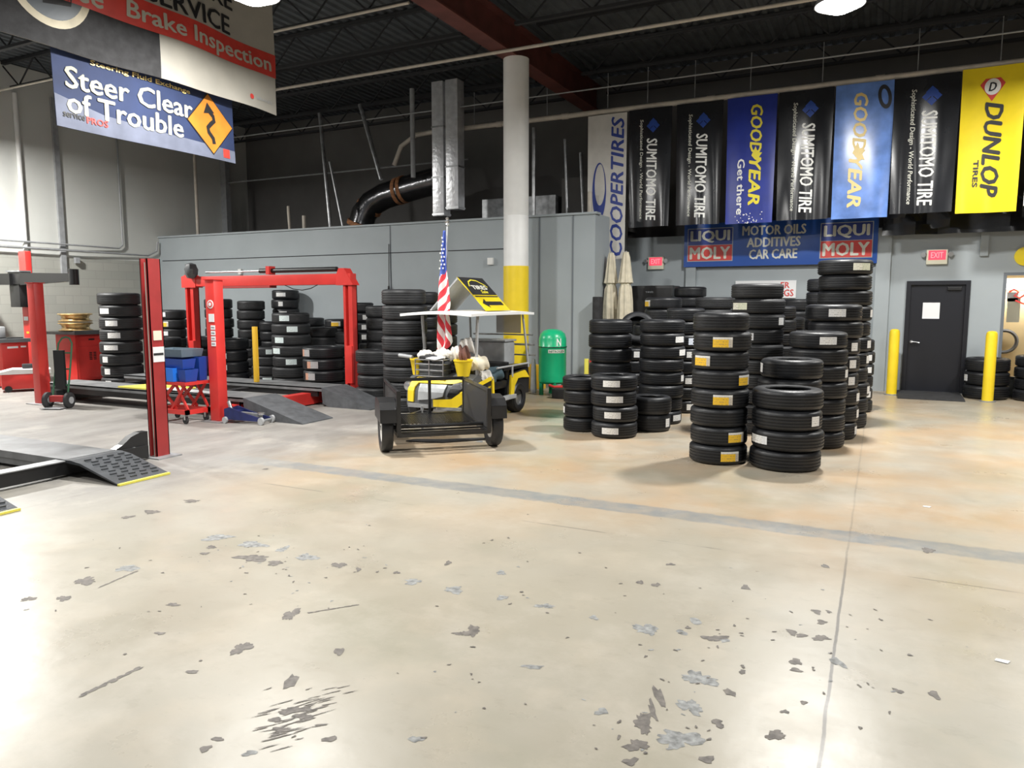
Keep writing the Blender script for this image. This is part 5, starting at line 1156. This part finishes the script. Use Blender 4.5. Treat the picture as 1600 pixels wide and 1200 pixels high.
# umbrellas
for (x, y, lab, sd) in ((-4.745, 13.90, 'left closed beige patio umbrella behind the tire stacks', 0), (-4.41, 13.78, 'right closed beige patio umbrella behind the tire stacks', 2)):
    t = thing('patio_umbrella', lab, 'umbrella', (x, y, 0), 0, 'closed umbrellas')
    MB().cyl((0, 0, 0), (0, 0, 2.62), .02, n=10).build('pole', 'steel_dull', t)
    MB().lathe([(.135, 0), (.135, .04), (.05, .08), (.03, .2)], n=24).build('base', 'black', t)
    MB().lathe([(.045, 2.60), (.07, 2.5), (.115, 2.12), (.135, 2.02), (.08, 1.99)], n=48, mod=lambda a, h: 1 + .13 * math.sin(8 * a + sd + h)).build('canopy_top', 'canvas', t)
    MB().lathe([(.08, 1.99), (.11, 1.9), (.13, 1.65), (.14, 1.35), (.12, 1.27)], n=48, mod=lambda a, h: 1 + .14 * math.sin(8 * a + sd + 2 * h)).build('canopy_bottom', 'canvas', t)
    MB().lathe([(.082, 1.975), (.088, 1.975), (.088, 2.0), (.082, 2.0)], n=24, closed=True).build('tie_strap', 'paper_cream', t)
t = thing('storage_cabinet', 'black cabinet with small white lettering at the back wall behind the umbrellas', 'cabinet', (-4.15, 15.0, 0))
MB().box((-.42, -.3, .03), (.42, .3, 1.98), .01).build('body', 'black', t)
MB().box((-.40, -.31, .08), (-.01, -.3, 1.93)).build('door', 'black_paint', t)
MB().box((.01, -.31, .08), (.40, -.3, 1.93)).build('door', 'black_paint', t)
decal('lettering', text_bm('TIRES', .16, .03, .01), lambda u, v: ((u, -.31, v), Vector((0, -1, 0))), (-.05, 1.85), 0, 'text_grey', t, .003, 0)

# ------------------------------------------------------------------ floor stains and litter
F = bpy.data.objects['floor']
def blobs(name, lst, m_):
    bm = bmesh.new(); rnd = random.Random(11)
    for qi, (x, y, rx, ry, rot) in enumerate(lst):
        zi = qi * 6e-6 + (.0004 if m_ == 'stain_dark' else 0)
        n = 40 if rx > .03 else 12; ph = [rnd.uniform(0, 6.28) for _ in range(5)]; vs = []
        for i in range(n):
            a = 2 * PI * i / n; k = 1 + .22 * math.sin(2 * a + ph[0]) + .18 * math.sin(3 * a + ph[1]) + .12 * math.sin(5 * a + ph[2]) + .10 * math.sin(9 * a + ph[3]) + .07 * math.sin(14 * a + ph[4]) + rnd.uniform(-.12, .12)
            u, v = rx * k * math.cos(a), ry * k * math.sin(a); vs.append(bm.verts.new((x + u * math.cos(rot) - v * math.sin(rot), y + u * math.sin(rot) + v * math.cos(rot), .0008 + zi)))
        bm.faces.new(vs)
    me = bpy.data.meshes.new(name); bm.to_mesh(me); bm.free(); me.materials.append(M[m_])
    o = bpy.data.objects.new(name, me); C.objects.link(o); o.parent = F; o['kind'] = 'stuff'
    return o
STG = [(-0.639,3.141,0.068,0.057,0.46),(-0.622,2.895,0.042,0.058,0.46),(-0.604,2.649,0.073,0.062,0.46),(-0.987,3.521,0.049,0.066,0.46),(-0.783,3.724,0.03,0.04,0.46),(-0.818,3.564,0.026,0.029,0.46),(-1.565,3.553,0.045,0.03,0.46),(-1.273,3.533,0.02,0.032,0.46),(-2.123,3.528,0.052,0.047,0.46),(-2.409,3.528,0.049,0.04,0.46),(-4.126,2.925,0.056,0.062,0.46),(-4.109,3.609,0.099,0.061,0.46),(-3.771,3.606,0.096,0.056,0.46),(-3.52,3.628,0.034,0.054,0.46),(-3.261,3.575,0.062,0.062,0.46),(-1.34,2.909,0.047,0.018,0.46),(-0.614,3.57,0.025,0.029,0.46),(-0.098,3.573,0.027,0.052,0.46),(-2.007,3.891,0.031,0.032,0.46),(-4.195,7.593,0.046,0.04,0.46),(-0.934,2.698,0.026,0.028,0.46),(-0.621,2.646,0.019,0.017,0.46),(-1.501,2.204,0.029,0.021,0.46),(-2.0,1.858,0.028,0.016,0.46),(-1.824,3.552,0.036,0.027,0.46),(-0.634,2.823,0.009,0.005,2.74),(-0.291,3.92,0.009,0.005,0.59),(-0.631,3.018,0.006,0.003,2.08),(-0.786,3.371,0.012,0.007,0.43),(-0.499,4.192,0.005,0.003,2.94),(-0.033,3.865,0.006,0.003,0.66),(-0.136,3.653,0.012,0.006,0.4),(-0.117,3.375,0.011,0.006,1.3),(-1.462,2.431,0.005,0.003,1.11),(-1.031,2.75,0.01,0.005,0.16),(-1.714,2.674,0.01,0.005,1.79),(-3.894,3.421,0.011,0.006,2.74),(-3.46,3.358,0.012,0.007,0.94),(-3.802,3.441,0.006,0.003,0.14),(-3.379,3.053,0.01,0.006,1.96),(-3.784,3.812,0.009,0.005,1.97),(-3.796,3.584,0.006,0.003,1.67),(-3.489,3.429,0.011,0.006,2.18),(-3.018,3.484,0.007,0.004,1.34),(-3.779,3.244,0.009,0.005,2.81),(-3.117,3.273,0.008,0.005,0.72),(-3.509,3.267,0.014,0.008,2.55),(-3.917,3.506,0.007,0.004,1.47),(-3.265,3.538,0.006,0.003,2.7),(-2.922,3.076,0.01,0.005,1.2),(-2.772,2.953,0.006,0.003,2.01),(-2.718,3.688,0.011,0.006,2.22),(-3.247,3.376,0.01,0.005,0.72),(-2.652,3.089,0.013,0.007,1.84),(-2.948,3.242,0.01,0.006,2.64),(-2.928,3.117,0.011,0.006,0.56),(0.128,3.4,0.013,0.007,0.96),(-0.221,4.477,0.013,0.007,2.77),(0.451,4.017,0.006,0.003,2.16),(-4.05,2.265,0.013,0.007,1.14),(-3.826,3.199,0.005,0.003,2.88),(-4.174,2.948,0.007,0.004,2.81),(-0.712,2.52,0.01,0.006,0.72),(-0.775,2.768,0.01,0.005,0.4),(-0.855,2.599,0.005,0.003,1.26),(-0.902,3.311,0.014,0.007,0.91),(-0.575,2.882,0.01,0.006,0.41),(-0.624,2.572,0.012,0.007,0.79),(-2.924,3.736,0.013,0.007,0.21),(-3.356,4.321,0.009,0.005,2.51),(-1.697,3.613,0.011,0.006,0.35),(-0.759,4.602,0.009,0.005,0.19),(-1.956,4.029,0.014,0.007,2.69),(-1.239,5.237,0.006,0.003,0.34)]
STD = [(-4.161,2.67,0.057,0.058,0.46),(-4.02,2.452,0.036,0.036,0.46),(-4.187,2.359,0.032,0.032,0.46),(-2.983,3.555,0.04,0.046,0.46),(-3.983,3.442,0.035,0.028,0.46),(-3.569,3.408,0.108,0.057,0.46),(-3.37,3.402,0.049,0.036,0.46),(-2.728,2.855,0.034,0.067,0.46),(-1.765,3.118,0.032,0.051,0.46),(-1.79,3.065,0.038,0.029,0.46),(-5.127,3.66,0.04,0.038,0.46),(-5.087,3.837,0.061,0.049,0.46),(-5.068,4.205,0.064,0.043,0.46),(-5.399,5.367,0.032,0.03,0.46),(-0.641,3.58,0.044,0.029,0.46),(-0.689,3.556,0.025,0.029,0.46),(-0.625,4.315,0.03,0.03,0.46),(-0.273,3.493,0.027,0.032,0.46),(-0.263,3.411,0.023,0.019,0.46),(-0.496,3.08,0.022,0.032,0.46),(-0.185,3.807,0.038,0.03,0.46),(-0.275,3.793,0.025,0.023,0.46),(-0.229,4.132,0.027,0.027,0.46),(-0.195,4.007,0.027,0.025,0.46),(-0.322,3.81,0.026,0.031,0.46),(-0.269,3.027,0.016,0.015,0.46),(-0.206,3.134,0.013,0.016,0.46),(-0.495,2.823,0.025,0.027,0.46),(-0.281,2.838,0.039,0.027,0.46),(-0.486,2.567,0.023,0.027,0.46),(0.147,3.412,0.019,0.018,0.46),(0.282,3.444,0.019,0.035,0.46),(-0.171,4.161,0.014,0.018,0.46),(-0.477,3.285,0.017,0.018,0.46),(-0.756,2.917,0.016,0.1,0.46),(-0.751,2.799,0.013,0.075,0.46),(-0.759,2.692,0.035,0.062,0.46),(-0.738,2.537,0.043,0.032,0.46),(-0.73,2.433,0.028,0.023,0.46),(-2.231,2.32,0.025,0.067,0.46),(-2.056,2.151,0.057,0.024,0.46),(-1.988,2.132,0.041,0.019,0.46),(-2.075,2.064,0.031,0.014,0.46),(-2.004,2.025,0.035,0.014,0.46),(-2.664,2.454,0.043,0.055,0.46),(-2.176,1.869,0.024,0.013,0.46),(-2.17,1.804,0.024,0.017,0.46),(-1.795,2.058,0.024,0.021,0.46),(-3.399,2.662,0.035,0.019,0.46),(-3.154,2.388,0.026,0.016,0.46),(-2.225,2.636,0.021,0.039,0.46),(-1.103,4.121,0.023,0.03,0.46),(-2.386,3.89,0.024,0.035,0.46),(-2.58,3.607,0.02,0.022,0.46),(0.361,5.526,0.043,0.044,0.46),(-1.198,4.118,0.019,0.03,0.46),(-0.232,4.896,0.02,0.037,0.46),(-2.689,2.187,0.023,0.019,0.46),(-2.825,3.546,0.016,0.034,0.46),(-3.918,3.331,0.025,0.027,0.46),(-1.112,4.497,0.024,0.023,0.46),(-2.94,1.853,0.025,0.013,1.54),(-2.939,1.894,0.025,0.013,1.54),(-2.937,1.935,0.025,0.013,1.54),(-2.936,1.976,0.025,0.013,1.54),(-2.935,2.017,0.025,0.013,1.54),(-2.934,2.058,0.025,0.013,1.54),(-2.932,2.098,0.025,0.013,1.54),(-3.995,2.663,0.025,0.008,1.71),(-4.001,2.703,0.025,0.008,1.71),(-4.007,2.742,0.025,0.008,1.71),(-4.013,2.782,0.025,0.008,1.71),(-4.018,2.822,0.025,0.008,1.71),(-4.024,2.862,0.025,0.008,1.71),(-4.03,2.902,0.025,0.008,1.71),(-2.65,2.92,0.024,0.006,0.87),(-2.625,2.95,0.024,0.006,0.87),(-2.6,2.98,0.024,0.006,0.87),(-2.575,3.01,0.024,0.006,0.87),(-2.55,3.04,0.024,0.006,0.87),(-2.525,3.07,0.024,0.006,0.87),(-2.5,3.1,0.024,0.006,0.87),(-2.14,2.102,0.043,0.003,1.1),(-2.035,2.065,0.031,0.003,0.94),(-2.0,2.272,0.047,0.003,1.04),(-1.994,2.183,0.035,0.003,1.08),(-1.994,2.178,0.025,0.003,1.1),(-2.003,1.999,0.02,0.003,1.1),(-2.061,2.116,0.015,0.003,1.0),(-2.009,2.048,0.046,0.003,1.23),(-1.913,1.932,0.034,0.003,0.92),(-1.968,1.991,0.049,0.003,0.89),(-2.029,2.214,0.028,0.003,0.98),(-1.961,2.115,0.036,0.003,0.98),(-1.962,2.248,0.027,0.003,0.88),(-2.007,2.33,0.032,0.003,0.96),(-2.048,2.138,0.049,0.003,1.11),(-2.009,2.137,0.043,0.003,0.93),(-2.003,1.997,0.015,0.003,1.01),(-1.981,2.099,0.041,0.003,0.93),(-1.998,2.382,0.027,0.003,0.88),(-1.981,2.199,0.041,0.003,0.9),(-2.119,2.304,0.016,0.003,0.99),(-2.075,2.161,0.047,0.003,1.07),(-1.965,1.919,0.034,0.003,0.92),(-1.982,2.179,0.02,0.003,0.99),(-2.275,2.229,0.021,0.003,1.23),(-2.05,2.266,0.023,0.003,0.93),(-2.147,2.065,0.031,0.003,0.92),(-2.005,2.123,0.032,0.003,0.94),(-2.04,2.177,0.041,0.003,1.08),(-2.035,2.083,0.03,0.003,0.9),(-1.891,2.118,0.025,0.003,0.59),(-1.889,2.11,0.031,0.003,0.73),(-2.08,1.991,0.032,0.003,0.92),(-1.951,2.167,0.05,0.003,1.03),(-1.99,2.262,0.032,0.003,0.93),(-2.025,2.171,0.045,0.003,1.12),(-1.992,1.957,0.042,0.003,0.9),(-2.075,2.012,0.04,0.003,0.86),(-1.969,2.038,0.042,0.003,0.92),(-1.978,1.982,0.035,0.003,0.9),(-1.969,2.223,0.024,0.003,0.9),(-2.029,2.012,0.043,0.003,0.82),(-1.99,1.989,0.041,0.003,0.99),(-1.993,1.993,0.039,0.003,0.78),(-1.944,2.362,0.033,0.003,0.89),(-1.96,2.041,0.032,0.003,0.75),(-2.138,2.175,0.041,0.003,1.03),(-2.041,2.346,0.03,0.003,0.88),(-2.146,2.102,0.037,0.003,0.95),(-2.001,2.07,0.038,0.003,1.04),(-1.929,2.056,0.037,0.003,1.06),(-2.01,2.145,0.02,0.003,0.98),(-2.002,2.068,0.022,0.003,1.06),(-2.076,2.212,0.036,0.003,1.04),(-1.899,2.007,0.015,0.003,0.88),(-2.032,2.189,0.044,0.003,0.98),(-2.021,2.097,0.036,0.003,1.05),(-2.039,2.23,0.049,0.003,1.06),(-2.065,2.224,0.043,0.003,0.89),(-2.005,2.014,0.035,0.003,1.05),(0.31,4.287,0.011,0.006,2.68),(-0.396,3.677,0.01,0.006,0.42),(-1.216,3.883,0.009,0.005,0.68),(-0.807,3.633,0.014,0.008,1.25),(-0.777,2.746,0.01,0.005,1.43),(-0.196,3.468,0.009,0.005,2.35),(-0.54,3.658,0.01,0.005,2.81),(-0.547,3.877,0.008,0.004,2.97),(-0.605,3.163,0.01,0.005,1.81),(-0.594,3.762,0.012,0.007,1.6),(-0.659,3.312,0.01,0.005,1.08),(-0.656,4.074,0.006,0.003,1.37),(0.052,4.3,0.01,0.005,2.34),(-0.907,3.234,0.012,0.006,1.45),(-0.965,3.337,0.01,0.005,0.46),(-1.19,3.639,0.006,0.003,2.46),(-1.295,4.048,0.012,0.006,0.88),(-0.402,3.776,0.011,0.006,0.48),(-0.643,3.629,0.006,0.003,0.22),(-0.798,3.357,0.011,0.006,2.82),(-0.624,3.483,0.012,0.006,1.89),(-1.309,3.253,0.01,0.006,0.79),(-0.822,3.554,0.012,0.006,0.4),(-0.48,3.329,0.012,0.006,2.14),(-0.66,3.672,0.011,0.006,0.37),(-0.796,3.628,0.013,0.007,0.97),(-0.547,3.687,0.012,0.006,0.45),(-0.076,4.0,0.007,0.004,2.92),(-1.027,4.007,0.006,0.003,1.06),(-0.486,3.344,0.011,0.006,1.16),(-0.351,4.069,0.011,0.006,2.22),(-0.661,3.453,0.006,0.003,0.12),(-1.747,3.492,0.012,0.007,1.41),(-1.734,3.636,0.009,0.005,0.3),(-1.556,2.726,0.009,0.005,2.64),(-1.491,2.68,0.008,0.004,0.86),(-1.516,3.477,0.011,0.006,2.84),(-1.235,2.611,0.008,0.004,2.19),(-1.53,2.69,0.005,0.003,0.23),(-1.928,2.009,0.009,0.005,1.4),(-1.478,2.225,0.012,0.006,0.72),(-3.323,4.313,0.011,0.006,2.93),(-1.678,2.957,0.012,0.007,0.13),(-3.157,2.946,0.01,0.005,0.28),(-1.69,2.756,0.009,0.005,0.77),(-1.855,2.587,0.006,0.003,2.91),(-1.372,2.507,0.009,0.005,0.25),(-3.47,3.676,0.005,0.003,1.46),(-3.401,3.193,0.013,0.007,0.35),(-3.334,3.452,0.007,0.004,1.29),(-3.245,3.343,0.009,0.005,1.26),(-3.063,3.845,0.012,0.006,2.44),(-3.544,3.329,0.006,0.003,0.79),(-3.375,3.513,0.006,0.003,2.58),(-3.142,3.798,0.007,0.004,1.09),(-3.072,3.92,0.006,0.003,2.74),(-4.52,3.153,0.011,0.006,2.44),(-3.554,3.389,0.014,0.008,1.73),(-4.123,3.082,0.009,0.005,0.83),(-2.6,3.003,0.008,0.004,2.59),(-3.629,3.511,0.009,0.005,1.54),(-3.226,3.346,0.009,0.005,0.08),(-2.694,3.564,0.014,0.007,2.01),(-3.501,3.239,0.009,0.005,2.04),(-3.23,3.265,0.006,0.003,1.07),(-3.551,3.371,0.012,0.006,2.79),(-2.817,3.5,0.009,0.005,1.17),(-3.042,3.21,0.011,0.006,2.15),(-3.018,2.855,0.007,0.004,0.8),(-3.753,3.548,0.007,0.004,2.3),(-3.309,3.576,0.009,0.005,2.71),(-2.914,3.348,0.01,0.006,0.55),(0.008,3.036,0.011,0.006,2.19),(0.079,4.173,0.014,0.007,2.09),(0.018,4.02,0.006,0.003,0.47),(-0.003,3.384,0.011,0.006,2.27),(0.201,3.799,0.014,0.008,0.31),(0.03,3.42,0.009,0.005,2.04),(-0.132,3.655,0.009,0.005,1.13),(0.111,3.208,0.009,0.005,1.49),(-0.137,3.25,0.01,0.005,2.21),(0.081,3.793,0.008,0.004,2.09),(-0.066,4.167,0.008,0.004,2.54),(-0.192,3.445,0.009,0.005,2.0),(0.049,3.394,0.006,0.003,2.95),(-4.364,2.815,0.014,0.007,1.07),(-3.862,2.967,0.012,0.007,0.05),(-3.388,2.57,0.009,0.005,0.16),(-2.739,2.278,0.009,0.005,0.26),(-3.111,2.165,0.011,0.006,0.16),(-3.896,2.328,0.009,0.005,2.71),(-4.843,3.184,0.006,0.003,2.31),(-3.137,3.276,0.013,0.007,2.34),(-4.191,2.103,0.014,0.008,1.26),(-3.436,2.541,0.008,0.004,0.37),(-3.235,2.711,0.006,0.003,2.69),(-0.566,2.757,0.009,0.005,2.26),(-0.744,2.419,0.007,0.004,2.92),(-0.7,2.828,0.006,0.003,1.12),(-0.846,2.658,0.012,0.007,1.5),(-0.517,2.755,0.008,0.004,0.89),(-0.815,2.556,0.014,0.007,1.59),(-0.504,2.697,0.012,0.006,1.17),(-0.696,2.505,0.01,0.006,1.36),(-0.595,2.735,0.008,0.004,2.9),(-0.634,3.093,0.009,0.005,0.74),(-0.868,2.45,0.007,0.004,0.16),(-0.75,3.05,0.005,0.003,2.47),(-0.927,2.591,0.006,0.003,0.35),(-0.78,3.057,0.011,0.006,2.85),(-1.706,4.443,0.011,0.006,0.2),(-0.861,4.186,0.008,0.004,0.0),(-1.428,5.437,0.007,0.004,0.79),(-1.545,4.935,0.006,0.003,0.24),(-2.692,3.638,0.011,0.006,0.42),(-3.146,3.857,0.009,0.005,2.74),(-1.459,4.256,0.01,0.005,2.7),(-1.945,4.14,0.008,0.004,2.67),(-2.233,5.333,0.006,0.003,2.53),(-2.269,4.514,0.014,0.008,1.91),(-2.392,5.096,0.009,0.005,0.29),(-2.368,4.335,0.009,0.005,0.08),(-2.736,4.449,0.006,0.003,2.8),(-2.349,4.417,0.014,0.008,1.31),(-1.763,3.673,0.014,0.008,0.63),(-3.874,3.763,0.009,0.005,2.76),(-2.09,3.289,0.01,0.005,0.16)]
blobs('grey_patches', STG, 'stain_grey'); blobs('dark_stains', STD, 'stain_dark')
for (x, y, lab) in ((.41, 6.73, 'tiny white paper scrap on the floor right of the stacks'), (.58, 3.92, 'white paper scrap on the floor at the lower right')):
    tag(MB((x, y, 0)).prism([(x - .03, y - .01, .002), (x + .02, y - .02, .002), (x + .035, y + .012, .002), (x - .02, y + .018, .002)], (0, 0, .002)).build('paper_scrap', 'paper', at=(x, y, 0)), lab, 'paper')
